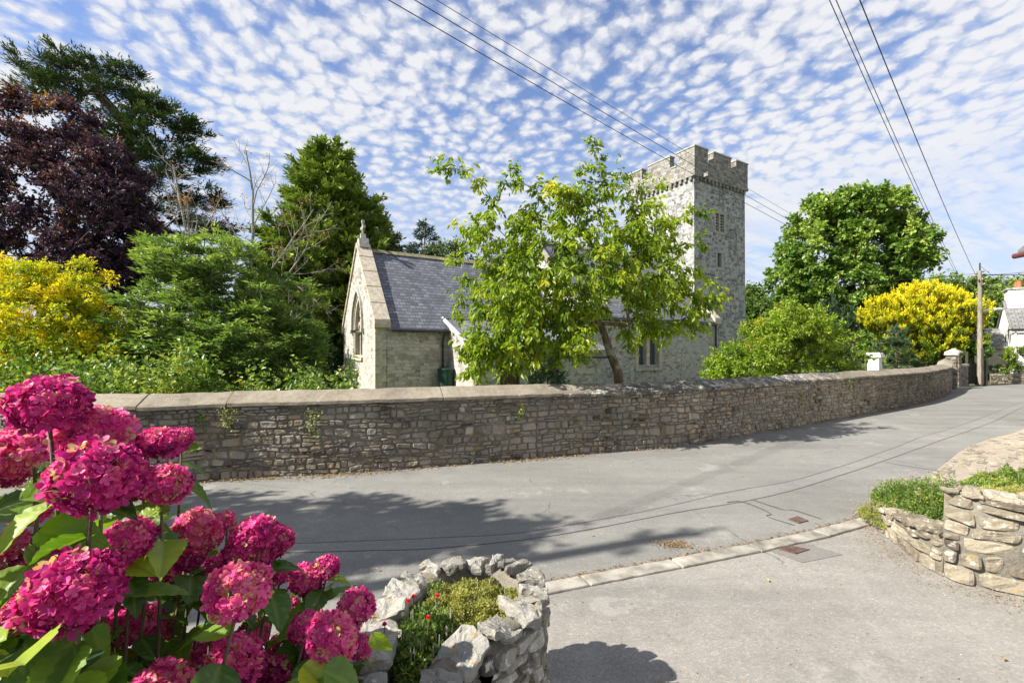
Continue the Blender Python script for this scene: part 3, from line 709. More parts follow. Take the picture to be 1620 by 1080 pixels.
me = polysheet(lowbed, .14); o = link('soil', me, M['soil'], rp); o.location = (-4.8, -4.6, 0)
hib = [tuple(q) for q in p2.at(np.linspace(uc, p2.L, 14), -.2)]+[(6.6, 4.9), (5.0, 4.62)]
me = polysheet(hib, .70); o = link('raised_soil', me, M['soil'], rp); o.location = (-4.8, -4.6, 0)
hib2 = Path([tuple(p2.at(uc, -.05)), (5.0, 4.66), (6.6, 4.95)][::-1]); mb = MB(); rubble(mb, hib2, 0, hib2.L, .1, .73, (.08, .15), (.14, .3), .02, .03, 45)
sheet(mb, hib2, 0, hib2.L, [(0, 0), (0, .74), (-.15, .74)], .1, .004, 2); W0(mb, 'retaining_wall', M['palestone'], rp)

# cobbled verge: flat pale stones laid in the grit beyond the right planter
r = np.random.default_rng(5); k = 0; mb = MB()
edge = Path([(6.0, 6.6), (6.4, 6.95), (7.2, 7.7), (8.9, 9.05), (10.6, 10.2), (12.4, 11.2)])
for row in range(14):
    u = r.uniform(0, .3)
    while u < edge.L:
        w = r.uniform(.10, .38); d = .10+row*.15+r.normal(0, .035); c = edge.at(u+w/2, d); u += w+.03
        if c[1] < 5.3 and row > 3: continue
        if r.random() < .30+row*.03: continue
        an = math.atan2(*(edge.at(min(u, edge.L), 0)-edge.at(max(u-w, 0), 0))[::-1])
        cs, s_ = math.cos(an), math.sin(an); h = r.uniform(.045, .075); an += r.normal(0, .12); cs, s_ = math.cos(an), math.sin(an)
        q = [(c[0]+a*w/2*cs-b*h*s_, c[1]+a*w/2*s_+b*h*cs) for a, b in ((-1, -1), (.9, -1), (1, .8), (-.8, 1))]
        rock(mb, q, -.02, .014+r.uniform(0, .006), 700+k, .006); k += 1
o = mb.build('cobbled_verge', M['palestone'], kind='structure')
# ================================================================== the church (local x along the building, y away from the road)
CA = math.atan2(.518, .855); CO = (-5.22, 17.4, 0)
church = empty('church', CO, CA, label='old limewashed stone church with slate roofs and a battlemented west tower', cat='church')
def cut(o, cutters):
    """subtract cutter meshes from o"""
    for me in cutters:
        c = bpy.data.objects.new('cutter', me); C.objects.link(c)
        c.parent = o.parent
        md = o.modifiers.new('b', 'BOOLEAN'); md.operation = 'DIFFERENCE'; md.solver = 'EXACT'; md.object = c
        bpy.context.view_layer.update()
        dg = bpy.context.evaluated_depsgraph_get(); new = bpy.data.meshes.new_from_object(o.evaluated_get(dg))
        o.modifiers.clear(); mats = list(o.data.materials); o.data = new
        bpy.data.objects.remove(c)
def fixn(o):
    bm = bmesh.new(); bm.from_mesh(o.data); bmesh.ops.remove_doubles(bm, verts=bm.verts[:], dist=1e-4)
    bmesh.ops.recalc_face_normals(bm, faces=bm.faces[:]); bm.to_mesh(o.data); bm.free(); return o
def arch(cy, w, z0, zs, n=8, k=1.0):
    """pointed arch outline (y, z), ccw"""
    h = w/2; P = [(cy-h, z0), (cy+h, z0)]
    Rr = w*k; 
    for i in range(n+1):       # right side up to the apex, arc centred on the opposite springing
        a = math.acos((Rr-h)/Rr)*i/n; P.append((cy+h-Rr+Rr*math.cos(a), zs+Rr*math.sin(a)))
    for i in range(n, -1, -1):
        a = math.acos((Rr-h)/Rr)*i/n
        if i < n: P.append((cy-h+Rr-Rr*math.cos(a), zs+Rr*math.sin(a)))
    return P
def cmesh(mb): 
    me = mb.mesh('cut'); bm = bmesh.new(); bm.from_mesh(me); bmesh.ops.remove_doubles(bm, verts=bm.verts[:], dist=1e-5)
    bmesh.ops.recalc_face_normals(bm, faces=bm.faces[:]); bm.to_mesh(me); bm.free(); return me
def ringprism(out, inn, x0, x1, mb):
    """frame between two outlines with the same point count, extruded in x"""
    n = len(out); o_, i_ = np.array(out), np.array(inn)
    V = np.concatenate([np.c_[np.full(n, x), p] for x in (x0, x1) for p in (o_, i_)])
    q = []
    for k in range(n):
        l = (k+1) % n
        q += [(k, l, n+l, n+k), (2*n+l, 2*n+k, 3*n+k, 3*n+l), (l, k, 2*n+k, 2*n+l), (n+k, n+l, 3*n+l, 3*n+k)]
    return mb.add(V, q)
# ---- chancel
EZ, RZ, CWd, CL = 3.04, 6.35, 6.0, 9.0
o = fixn(MB().box(.4, CL, 0, .5, -.1, EZ-.02).build('chancel_wall', M['churchstone'], church))
o = fixn(MB().box(.4, CL, CWd-.5, CWd, -.1, EZ-.02).build('north_wall', M['churchstone'], church))
gab = MB().prism([(0, -.1), (CWd, -.1), (CWd, EZ+.14), (CWd/2, RZ+.32), (0, EZ+.14)], 0, 0, .45)
o = fixn(gab.build('gable_wall', M['churchstone'], church))
WY, WW, WZ0, WZS = 2.95, 1.7, 1.75, 3.10
cut(o, [cmesh(MB().prism(arch(WY, WW, WZ0, WZS, k=.95), 0, -.2, .7))])
# east window: moulded frame, three lights, tracery, glass, hood
ew = empty('east_window'); ew.parent = church; del_ = ew
fr = MB(); ringprism(arch(WY, WW+.02, WZ0-.02, WZS, k=.95), arch(WY, WW-.22, WZ0+.1, WZS, k=.95), .04, .30, fr)
ewo = fr.build('east_window', M['dressed'], church); bpy.data.objects.remove(ew)
fixn(ewo)
mb = MB()
for yy in (WY-.25, WY+.25): mb.box(.16, .27, yy-.045, yy+.045, WZ0+.05, WZS+.35)
for cy, zs, w in ((WY-.5, WZS-.15, .46), (WY, WZS, .44), (WY+.5, WZS-.15, .46)):
    ringprism(arch(cy, w, zs-.2, zs, 5), arch(cy, w-.12, zs-.2, zs, 5), .17, .26, mb)
for cy, cz, rr in ((WY-.27, WZS+.62, .2), (WY+.27, WZS+.62, .2), (WY, WZS+1.0, .19)):
    a = np.arange(12)/12*2*math.pi
    ringprism(np.c_[cy+rr*np.cos(a), cz+rr*np.sin(a)], np.c_[cy+(rr-.06)*np.cos(a), cz+(rr-.06)*np.sin(a)], .18, .25, mb)
    for q in range(4):
        b = q*math.pi/2+math.pi/4; mb.box(.19, .24, cy+rr*.55*math.cos(b)-.035, cy+rr*.55*math.cos(b)+.035, cz+rr*.55*math.sin(b)-.035, cz+rr*.55*math.sin(b)+.035)
mb.build('tracery', M['dressed'], ewo)
MB().prism(arch(WY, WW-.1, WZ0+.04, WZS, k=.95), 0, .23, .245).build('glass', M['glass'], ewo)
hd = MB(); ringprism(arch(WY, WW+.36, WZS-.15, WZS, k=.95), arch(WY, WW+.16, WZS-.15, WZS, k=.95), -.09, .06, hd)
hd.box(-.13, .05, WY-WW/2-.3, WY-WW/2-.06, WZS-.28, WZS-.12).box(-.13, .05, WY+WW/2+.06, WY+WW/2+.3, WZS-.28, WZS-.12)
hd.build('hood_mould', M['dressedgrey'], ewo)
MB().box(-.08, .2, WY-WW/2-.08, WY+WW/2+.08, WZ0-.14, WZ0).build('sill', M['dressed'], ewo)
# roof, coping, cross, gutter, quoins
sl_ = (RZ-EZ)/(CWd/2)
def roof(x0, x1, w, ez, rz, name, ov=.22, th=.09, yb=0.0):
    s = (rz-ez)/(w/2); P = [(yb-ov, ez-ov*s), (yb+w/2, rz), (yb+w+ov, ez-ov*s), (yb+w+ov, ez-ov*s+th), (yb+w/2, rz+th*1.4), (yb-ov, ez-ov*s+th)]
    P = np.array(P); n = 6; mb = MB()
    V = np.concatenate([np.c_[np.full(n, x), P] for x in (x0, x1)])
    mb.add(V, [(i, (i+1) % n, n+(i+1) % n, n+i) for i in range(n)]+[(0, 5, 4, 1), (1, 4, 3, 2), (6, 7, 10, 11), (7, 8, 9, 10)])
    return fixn(mb.build(name, M['slate'], church))
roof(.45, CL, CWd, EZ, RZ, 'chancel_roof', .2)
mb = MB()
for k in range(26):
    x = .5+k*(CL-.5)/26; mb.prism([(CWd/2-.13, RZ+.05), (CWd/2, RZ+.12), (CWd/2+.13, RZ+.05), (CWd/2, RZ+.22)], 0, x, x+(CL-.5)/26-.015)
mb.build('ridge', M['mossedge'], church)
mb = MB()
for sd in (-1, 1):
    for k in range(5):
        f0, f1 = k/5, (k+1)/5-.012
        y0, y1 = CWd/2+sd*(CWd/2+.12)*(1-f0), CWd/2+sd*(CWd/2+.12)*(1-f1)
        z0, z1 = EZ+.0+(RZ+.26-EZ)*f0, EZ+.0+(RZ+.26-EZ)*f1
        V = [(-.07, y0, z0+.04), (.53, y0, z0+.04), (.53, y1, z1+.04), (-.07, y1, z1+.04), (-.07, y0, z0+.2), (.53, y0, z0+.2), (.53, y1, z1+.2), (-.07, y1, z1+.2)]
        mb.add(V, [(0, 3, 2, 1), (4, 5, 6, 7), (0, 1, 5, 4), (1, 2, 6, 5), (2, 3, 7, 6), (3, 0, 4, 7)])
    y = CWd/2+sd*(CWd/2+.05); mb.box(-.08, .54, y-.14, y+.14, EZ-.12, EZ+.12)
o = mb.build('gable_coping', M['dressed'], church)
mb = MB().prism([(CWd/2-.3, RZ+.2), (CWd/2+.3, RZ+.2), (CWd/2+.16, RZ+.62), (CWd/2-.16, RZ+.62)], 0, .02, .44)
mb.prism([(CWd/2-.12, RZ+.62), (CWd/2+.12, RZ+.62), (CWd/2+.05, RZ+.85), (CWd/2-.05, RZ+.85)], 0, .12, .34)
mb.box(.19, .27, CWd/2-.05, CWd/2+.05, RZ+.85, RZ+1.38).box(.19, .27, CWd/2-.2, CWd/2+.2, RZ+1.06, RZ+1.16)
for yy, zz_ in ((-.2, 1.11), (.2, 1.11), (0, 1.38)): mb.box(.175, .285, CWd/2+yy-.06, CWd/2+yy+.06, RZ+zz_-.06, RZ+zz_+.06)
mb.build('cross_finial', M['dressedgrey'], church)
mb = MB()
for k in range(10):
    z = -.1+k*.31; w = .42 if k % 2 else .26
    mb.box(-.015, w, -.015, .3, z+.006, z+.3); 
mb.build('quoin', M['dressed'], church)
mb = MB().tube([(.55, -.28, EZ-.22), (2.9, -.28, EZ-.23), (4.2, -.28, EZ-.24)], .055, 8); mb.build('gutter', M['iron'], church)
mb = MB().tube([(2.72, -.28, EZ-.24), (2.72, -.22, EZ-.4), (2.72, -.10, EZ-.55), (2.72, -.09, 1.1)], .04, 8)
for z in (.5+.9, 2.2): mb.tube([(2.72, -.09, z), (2.72, -.09, z+.07)], .056, 8)
mb.build('downpipe', M['iron'], church)
# ---- lean-to vestry in front
VX0, VX1, VD = 2.98, 9.3, 2.52
zh, zl = 3.28, 2.12
def leanwall(x0, x1):
    return MB().prism([(-VD, -.1), (0.02, -.1), (0.02, zh-.1), (-VD, zl-.1)], 0, x0, x1)
fixn(leanwall(VX0, VX0+.35).build('vestry_side_wall', M['churchstone'], church))
fixn(leanwall(VX1-.35, VX1).build('vestry_side_wall', M['navestone'], church))
o = fixn(MB().box(VX0+.35, VX1-.35, -VD, -VD+.35, -.1, zl-.1).build('vestry_front_wall', M['navestone'], church))
cut(o, [cmesh(MB().box(4.05, 4.95, -VD-.2, -VD+.5, 0.2, 1.95)), cmesh(MB().box(6.25, 6.75, -VD-.2, -VD+.5, .9, 1.85))])
mb = MB(); s = (zh-zl)/VD
for nm, y0, y1 in (('a', -VD-.24, .1),):
    V = []
    for x in (VX0-.12, VX1+.12):
        V += [(x, y0, zl+.0-.24*s-.02), (x, y1, zh+.1*s-.02), (x, y1, zh+.1*s+.07), (x, y0, zl-.24*s+.07)]
    mb.add(V, [(0, 1, 5, 4), (1, 2, 6, 5), (2, 3, 7, 6), (3, 0, 4, 7), (0, 3, 2, 1), (4, 5, 6, 7)])
fixn(mb.build('vestry_roof', M['slate_y'], church))
MB().box(VX0-.2, VX1+.1, -.02, .18, zh+.09, zh+.17).build('lead_flashing', M['lead'], church)
V = [(VX0-.17, -VD-.26, zl-.24*s-.1), (VX0-.17, .1, zh-.02), (VX0-.17, .1, zh+.16), (VX0-.17, -VD-.26, zl-.24*s+.1)]
V = V+[(x+.05, y, z) for x, y, z in V]
MB().add(V, [(0, 3, 2, 1), (4, 5, 6, 7), (0, 1, 5, 4), (1, 2, 6, 5), (2, 3, 7, 6), (3, 0, 4, 7)]).build('barge_board', M['lead'], church)
MB().tube([(VX0-.1, -VD-.3, zl-.33), (VX1+.1, -VD-.3, zl-.36)], .05, 8).build('gutter', M['iron'], church)
MB().tube([(VX0-.02, -VD-.3, zl-.3), (VX0-.02, -VD-.07, zl-.5), (VX0-.02, -VD-.07, .1)], .045, 8).build('downpipe', M['brownwood'], church)
dd_ = MB()
for k in range(6): dd_.box(4.10+k*.135, 4.225+k*.135, -VD+.14, -VD+.18, .2, 1.9)
dro = dd_.build('door', M['brownwood'], church)
MB().box(4.05, 4.1, -VD+.1, -VD+.2, .2, 1.95).box(4.9, 4.95, -VD+.1, -VD+.2, .2, 1.95).box(4.1, 4.9, -VD+.1, -VD+.2, 1.9, 1.95).build('frame', M['brownwood'], dro)
MB().tube([(4.8, -VD+.1, 1.05), (4.8, -VD+.1, 1.15)], .025, 6).build('handle', M['iron'], dro)
MB().box(6.3, 6.7, -VD+.16, -VD+.18, .95, 1.8).build('vestry_window', M['glass'], church)
# ---- nave
NY0, NX0, NX1, NW_ = -.8, 9.0, 19.9, 7.6
NE, NR = 3.84, 7.9
o = fixn(MB().box(NX0, NX1-.45, NY0, NY0+.6, -.1, NE-.04).build('nave_wall', M['navestone'], church))
cut(o, [cmesh(MB().box(13.15, 14.95, NY0-.3, NY0+.9, 1.15, 3.05))])
fixn(MB().box(NX0, NX1-.45, NY0+NW_-.6, NY0+NW_, -.1, NE-.04).build('north_wall', M['navestone'], church))
for x0, nm in ((NX0, 'nave_east_gable'), (NX1-.45, 'nave_west_gable')):
    fixn(MB().prism([(NY0-.002, -.1), (NY0+NW_+.002, -.1), (NY0+NW_+.002, NE+.1), (NY0+NW_/2, NR+.25), (NY0-.002, NE+.1)], 0, x0+.003, x0+.45).build(nm, M['navestone'], church))
roof(NX0+.45, NX1-.45, NW_, NE, NR, 'nave_roof', .2, .09, NY0)
mb = MB().prism([(NY0+NW_/2-.14, NR+.05), (NY0+NW_/2, NR+.12), (NY0+NW_/2+.14, NR+.05), (NY0+NW_/2, NR+.22)], 0, NX0+.4, NX1-.4); mb.build('ridge', M['mossedge'], church)
for xg in (NX0-.05, NX1-.5):
  mb = MB()
  for sd in (-1, 1):
    cy = NY0+NW_/2
    for k in range(5):
        f0, f1 = k/5, (k+1)/5-.01
        y0, y1 = cy+sd*(NW_/2+.14)*(1-f0), cy+sd*(NW_/2+.14)*(1-f1); z0, z1 = NE-.02+(NR+.22-NE)*f0, NE-.02+(NR+.22-NE)*f1
        V = [(xg, y0, z0), (xg+.56, y0, z0), (xg+.56, y1, z1), (xg, y1, z1), (xg, y0, z0+.17), (xg+.56, y0, z0+.17), (xg+.56, y1, z1+.17), (xg, y1, z1+.17)]
        mb.add(V, [(0, 3, 2, 1), (4, 5, 6, 7), (0, 1, 5, 4), (1, 2, 6, 5), (2, 3, 7, 6), (3, 0, 4, 7)])
    y = cy+sd*(NW_/2+.04); mb.box(xg-.01, xg+.57, y-.16, y+.16, NE-.2, NE+.08)
  mb.build('gable_coping', M['dressed'], church)
MB().tube([(NX0+.5, NY0-.28, NE-.28), (NX1-.6, NY0-.28, NE-.3)], .055, 8).build('gutter', M['iron'], church)
MB().tube([(NX1-.3, NY0-.10, NE-.22), (NX1-.3, NY0-.08, .2)], .05, 8).build('downpipe', M['iron'], church)
# two-light window of the nave
nw = MB().box(13.05, 13.27, NY0-.03, NY0+.4, 1.13, 3.07).box(14.83, 15.05, NY0-.03, NY0+.4, 1.13, 3.07).box(13.27, 14.83, NY0-.03, NY0+.4, 2.87, 3.07)
nw = nw.build('nave_window', M['dressed'], church)
MB().box(13.93, 14.17, NY0+.04, NY0+.3, 1.25, 2.87).build('mullion', M['dressed'], nw)
MB().box(13.0, 15.1, NY0-.1, NY0+.42, 1.0, 1.13).prism([(13.27, 1.13), (14.83, 1.13), (14.83, 1.3), (13.27, 1.3)], 1, NY0+.12, NY0+.42).build('sill', M['dressedgrey'], nw)
MB().box(12.95, 15.15, NY0-.12, NY0-.02, 3.12, 3.24).build('hood_mould', M['dressedgrey'], nw)
MB().box(13.27, 14.83, NY0+.3, NY0+.315, 1.25, 2.87).build('glass', M['glass'], nw)
# ---- tower
TX0, TY0, TA = 19.2, .3, 5.2
TX1, TY1 = TX0+TA, TY0+TA
TB, TT, TM = 12.62, 13.58, 14.38
bm_ = MB(); n = 5      # slightly battered shaft
V = []
for z, e in ((-.1, .10), (6, .02), (TB, 0)): V += [(TX0-e, TY0-e, z), (TX1+e, TY0-e, z), (TX1+e, TY1+e, z), (TX0-e, TY1+e, z)]
bm_.add(V, [(k*4+i, k*4+(i+1) % 4, k*4+4+(i+1) % 4, k*4+4+i) for k in range(2) for i in range(4)]+[(3, 2, 1, 0), (8, 9, 10, 11)])
tw = fixn(bm_.build('tower_wall', M['towerstone'], church))
bx0, bx1 = TX0+2.02, TX0+2.98
def twin(x0, x1, z0, z1): return cmesh(MB().box(x0, x1, TY0-.4, TY0+.5, z0, z1))
cut(tw, [twin(bx0, bx1, 9.55, 10.75), twin(TX0+2.2, TX0+2.72, 7.3, 8.3), twin(TX0+2.45, TX0+2.75, 4.5, 5.3), cmesh(MB().box(TX0-.4, TX0+.5, TY0+2.1, TY0+3.1, 9.5, 10.7))])
mb = MB().box(bx0-.12, bx0+.04, TY0-.04, TY0+.3, 9.45, 10.87).box(bx1-.04, bx1+.12, TY0-.04, TY0+.3, 9.45, 10.87).box(bx0+.04, bx1-.04, TY0-.04, TY0+.3, 10.72, 10.87)
mb.box(bx0+.04, bx1-.04, TY0-.05, TY0+.3, 9.43, 9.57).box((bx0+bx1)/2-.06, (bx0+bx1)/2+.06, TY0-.01, TY0+.3, 9.57, 10.72)
bw = mb.build('belfry_window', M['dressedgrey'], church)
mb = MB()
for k in range(6):
    z = 9.62+k*.185
    for a, b in ((bx0+.04, (bx0+bx1)/2-.06), ((bx0+bx1)/2+.06, bx1-.04)):
        V = [(a, TY0+.05, z), (b, TY0+.05, z), (b, TY0+.25, z+.12), (a, TY0+.25, z+.12)]; V = V+[(x, y, zq+.035) for x, y, zq in V]
        mb.add(V, [(0, 3, 2, 1), (4, 5, 6, 7), (0, 1, 5, 4), (1, 2, 6, 5), (2, 3, 7, 6), (3, 0, 4, 7)])
mb.build('louvre', M['dressed'], bw)
MB().box(bx0, bx1, TY0+.32, TY0+.35, 9.55, 10.75).build('opening_shade', M['darkgap'], bw)  # near-black sheet painting the shade behind the louvres
for nm, x0, x1, z0, z1 in (('tower_window', TX0+2.2, TX0+2.72, 7.3, 8.3), ('slit_window', TX0+2.45, TX0+2.75, 4.5, 5.3)):
    mb = MB(); ring_o = [(x0-.1, z0-.1), (x1+.1, z0-.1), (x1+.1, z1+.1), (x0-.1, z1+.1)]; ring_i = [(x0+.06, z0+.06), (x1-.06, z0+.06), (x1-.06, z1-.06), (x0+.06, z1-.06)]
    for (a, b), (c, d_) in (((0, 0), (0, 0)),):
        mb.box(x0-.1, x0+.05, TY0-.03, TY0+.25, z0-.1, z1+.1).box(x1-.05, x1+.1, TY0-.03, TY0+.25, z0-.1, z1+.1)
        mb.box(x0+.05, x1-.05, TY0-.03, TY0+.25, z0-.1, z0+.05).box(x0+.05, x1-.05, TY0-.03, TY0+.25, z1-.05, z1+.1)
    w_ = mb.build(nm, M['dressedgrey'], church)
    MB().box(x0, x1, TY0+.16, TY0+.18, z0, z1).build('glass', M['glass'], w_)
MB().box(TX0+.32, TX0+.34, TY0+2.1, TY0+3.1, 9.5, 10.7).build('opening_shade', M['darkgap'], church)  # near-black sheet standing in for the shade inside the east opening
# string course on corbels and battlements
mb = MB(); ov = .16
mb.box(TX0-ov, TX1+ov, TY0-ov, TY0+.3, TB+.02, TB+.16).box(TX0-ov, TX1+ov, TY1-.3, TY1+ov, TB+.02, TB+.16).box(TX0-ov, TX0+.3, TY0+.3, TY1-.3, TB+.02, TB+.16).box(TX1-.3, TX1+ov, TY0+.3, TY1-.3, TB+.02, TB+.16)
N = 14
for k in range(N):
    f = (k+.5)/N*TA
    for q in (0, 1): 
        yy = TY0 if q == 0 else TY1
        s_ = -1 if q == 0 else 1
        mb.box(TX0+f-.09, TX0+f+.09, min(yy, yy+s_*.14), max(yy, yy+s_*.14), TB-.2, TB+.02)
        xx = TX0 if q == 0 else TX1
        mb.box(min(xx, xx+s_*.14), max(xx, xx+s_*.14), TY0+f-.09, TY0+f+.09, TB-.2, TB+.02)
mb.box(TX0+.55, TX0+.75, TY0-.55, TY0+.1, TB-.02, TB+.2)
mb.build('corbel_course', M['parapetstone'], church)
mb = MB(); t_ = .42
a0, a1, b0, b1 = TX0-ov+.03, TX1+ov-.03, TY0-ov+.03, TY1+ov-.03
mb.box(a0, a1, b0, b0+t_, TB+.16, TT).box(a0, a1, b1-t_, b1, TB+.16, TT).box(a0, a0+t_, b0+t_, b1-t_, TB+.16, TT).box(a1-t_, a1, b0+t_, b1-t_, TB+.16, TT)
Lx = a1-a0
for f0, f1 in ((0, .235), (.335, .665), (.765, 1)):
    mb.box(a0+Lx*f0, a0+Lx*f1, b0, b0+t_, TT, TM).box(a0+Lx*f0, a0+Lx*f1, b1-t_, b1, TT, TM)
    c0, c1 = b0+Lx*f0, b0+Lx*f1
    if f0 == 0: c0 = b0+t_
    if f1 == 1: c1 = b1-t_
    mb.box(a0, a0+t_, c0, c1, TT, TM).box(a1-t_, a1, c0, c1, TT, TM)
mb.build('battlement', M['parapetstone'], church)
mb = MB()
for f0, f1 in ((0, .235), (.335, .665), (.765, 1)):
    for bb in (b0, b1-t_): mb.box(a0+Lx*f0-.04, a0+Lx*f1+.04, bb-.04, bb+t_+.04, TM+.002, TM+.09)
    c0, c1 = b0+Lx*f0-.04, b0+Lx*f1+.04
    if f0 == 0: c0 = b0+t_+.045
    if f1 == 1: c1 = b1-t_-.045
    for aa in (a0, a1-t_): mb.box(aa-.04, aa+t_+.04, c0, c1, TM+.002, TM+.09)
for f0, f1 in ((.235, .335), (.665, .765)):
    for bb in (b0, b1-t_): mb.box(a0+Lx*f0+.045, a0+Lx*f1-.045, bb-.04, bb+t_+.04, TT+.002, TT+.08)
    for aa in (a0, a1-t_): mb.box(aa-.04, aa+t_+.04, b0+Lx*f0+.045, b0+Lx*f1-.045, TT+.002, TT+.08)
mb.build('merlon_cap', M['dressedgrey'], church)
MB().box(a0+t_, a1-t_, b0+t_, b1-t_, TB+.3, TB+.4).build('tower_roof', M['lead'], church)

# ---- water butt, gravestones, white tomb
def ch(x, y, z=0): return Matrix.Rotation(CA, 4, 'Z') @ Vector((x, y, z))+Vector(CO)
q = ch(2.72, -.45)
wb = empty('water_butt', (q.x, q.y, .22), label='dark green plastic water butt under the chancel downpipe', cat='water butt')
prof = [(0, .24), (.25, .28), (.5, .31), (.75, .33), (1.0, .34), (1.02, .36), (1.06, .36)]
mb = MB().tube([(0, 0, z) for z, _ in prof], [a for _, a in prof], 20); mb.build('barrel', M['greenplastic'], wb)
MB().tube([(0, 0, 1.06), (0, 0, 1.10), (0, 0, 1.13)], [.37, .36, .2], 20).build('lid', M['greenplastic'], wb)
MB().tube([(0, -.26, .18), (0, -.36, .18)], .02, 8).build('tap', M['iron'], wb)
def stone_slab(name, x, y, w, h, t, rz, mat, label, z0=.2, round_=True):
    P = [(-w/2, 0), (w/2, 0), (w/2, h*.8)]+[(w/2*math.cos(a), h*.8+h*.2*math.sin(a)) for a in np.linspace(.3, math.pi-.3, 7)]+[(-w/2, h*.8)]
    mb = MB().prism(P, 1, -t/2, t/2)
    o = mb.build(name, mat, label=label, cat='gravestone'); fixn(o); o.location = (x, y, z0); o.rotation_euler = (0, 0, rz); return o
p = at(500, 590, 17.5); stone_slab('gravestone', p.x, p.y, .42, 1.25, .16, R(20), M['dressedgrey'], 'grey upright gravestone in shade left of the church gable')
p = at(1384, 560, 19.6)
tb = empty('tomb', (p.x, p.y, .2), R(35), label='white painted square monument with a flat cap between the shrubs', cat='monument')
MB().box(-.2, .2, -.2, .2, 0, 1.55).build('shaft', M['white'], tb); MB().box(-.27, .27, -.27, .27, 1.55, 1.68).box(-.23, .23, -.23, .23, 1.68, 1.76).build('cap', M['white'], tb); MB().box(-.32, .32, -.32, .32, -.05, .18).build('plinth', M['dressedgrey'], tb)

# ================================================================== cottages at the road's end, poles and wires
def cottage(e, x0, x1, y0, y1, ez, rz, axis, wallm, roofm, ov=.2):
    pass
lo = empty('outbuilding', (30.6, 31.0, 0), R(-35), label='low cream outbuilding with grey slate roof left of the white cottage', cat='outbuilding')
fixn(MB().box(-.9, 2.15, 0, 3.6, -.05, 2.25).prism([(0.002, 2.25), (3.598, 2.25), (1.8, 3.5)], 0, -.9, -.6).build('wall', M['cream'], lo))
mb = MB().prism([(-.25, 2.12), (1.8, 3.55), (3.85, 2.12), (3.85, 2.24), (1.8, 3.68), (-.25, 2.24)], 0, -1.05, 3.95); 
V = []
def gable_roof(x0, x1, y0, y1, ez, rz, th=.1, ov=.2):
    m = (y0+y1)/2; s = (rz-ez)/(m-y0); P = np.array([(y0-ov, ez-ov*s), (m, rz), (y1+ov, ez-ov*s), (y1+ov, ez-ov*s+th), (m, rz+th), (y0-ov, ez-ov*s+th)]); n = 6
    V = np.concatenate([np.c_[np.full(n, x), P] for x in (x0, x1)])
    return MB().add(V, [(i, (i+1) % n, n+(i+1) % n, n+i) for i in range(n)]+[(0, 5, 4, 1), (1, 4, 3, 2), (6, 7, 10, 11), (7, 8, 9, 10)])
fixn(gable_roof(-1.05, 2.2, 0, 3.6, 2.25, 3.5).build('roof', M['greyslate'], lo))
V = [(-.2, -1.6, -.05)]; 
fixn(MB().prism([(-1.6, -.05), (-.02, -.05), (-.02, 2.1), (-1.6, 1.75)], 0, -1.9, .6).build('porch', M['cream'], lo))
V = []
for x in (-2.0, .75): V += [(x, -1.8, 1.72), (x, .0, 2.12), (x, .0, 2.2), (x, -1.8, 1.8)]
fixn(MB().add(V, [(0, 1, 5, 4), (1, 2, 6, 5), (2, 3, 7, 6), (3, 0, 4, 7), (0, 3, 2, 1), (4, 5, 6, 7)]).build('porch_roof', M['greyslate'], lo))
wc = empty('white_cottage', (31.85, 29.0, 0), R(-40), label='white rendered cottage with slate roof and red chimney pots at the right edge', cat='cottage')
fixn(MB().box(0, 9, 0, 5, -.05, 3.6).prism([(0.002, 3.6), (4.998, 3.6), (2.5, 5.3)], 0, .0, .3).prism([(0.002, 3.6), (4.998, 3.6), (2.5, 5.3)], 0, 8.7, 9).build('wall', M['white'], wc))
fixn(gable_roof(-.1, 9.1, 0, 5, 3.6, 5.35).build('roof', M['greyslate'], wc))
chm = MB().box(.05, 1.15, 1.7, 3.0, 4.3, 6.1).build('chimney', M['white'], wc)
MB().box(-.03, 1.23, 1.62, 3.08, 6.1, 6.22).build('chimney_cap', M['dressedgrey'], chm)
for y in (2.0, 2.7): MB().tube([(.6, y, 6.22), (.6, y, 6.3), (.6, y, 6.65), (.6, y, 6.7)], [.15, .13, .11, .14], 10).build('chimney_pot', M['terracotta'], chm)
MB().tube([(-.2, -.26, 3.38), (9.2, -.26, 3.36)], .06, 8).build('gutter', M['iron'], wc)
MB().tube([(.15, -.08, 3.3), (.15, -.08, .1)], .045, 8).build('downpipe', M['white'], wc)
for x in (1.4, 5.0):
    w_ = MB().box(x, x+1.2, -.03, .02, 1.0, 2.2).build('window', M['glass'], wc)
    MB().box(x-.06, x, -.05, .0, .94, 2.26).box(x+1.2, x+1.26, -.05, .0, .94, 2.26).box(x+.57, x+.63, -.05, 0, 1.0, 2.2).box(x, x+1.2, -.05, 0, 2.2, 2.26).box(x-.1, x+1.3, -.1, 0, .88, .94).build('frame', M['white'], w_)
fw = empty('garden_wall', label='low pale stone garden wall in front of the far cottages', cat='wall')
fpth = Path([(29.6, 28.2), (31.0, 28.1), (32.6, 27.9)]); mb = MB(); rubble(mb, fpth, 0, fpth.L, 0, .62, (.08, .16), (.18, .4), .015, .03, 81); mb.build('stonework', M['palestone'], fw)
mb = MB(); sheet(mb, fpth, 0, fpth.L, [(0, -.02), (0, .64), (-.35, .64), (-.35, -.02)], .3); mb.build('mortar', M['palemortar'], fw)
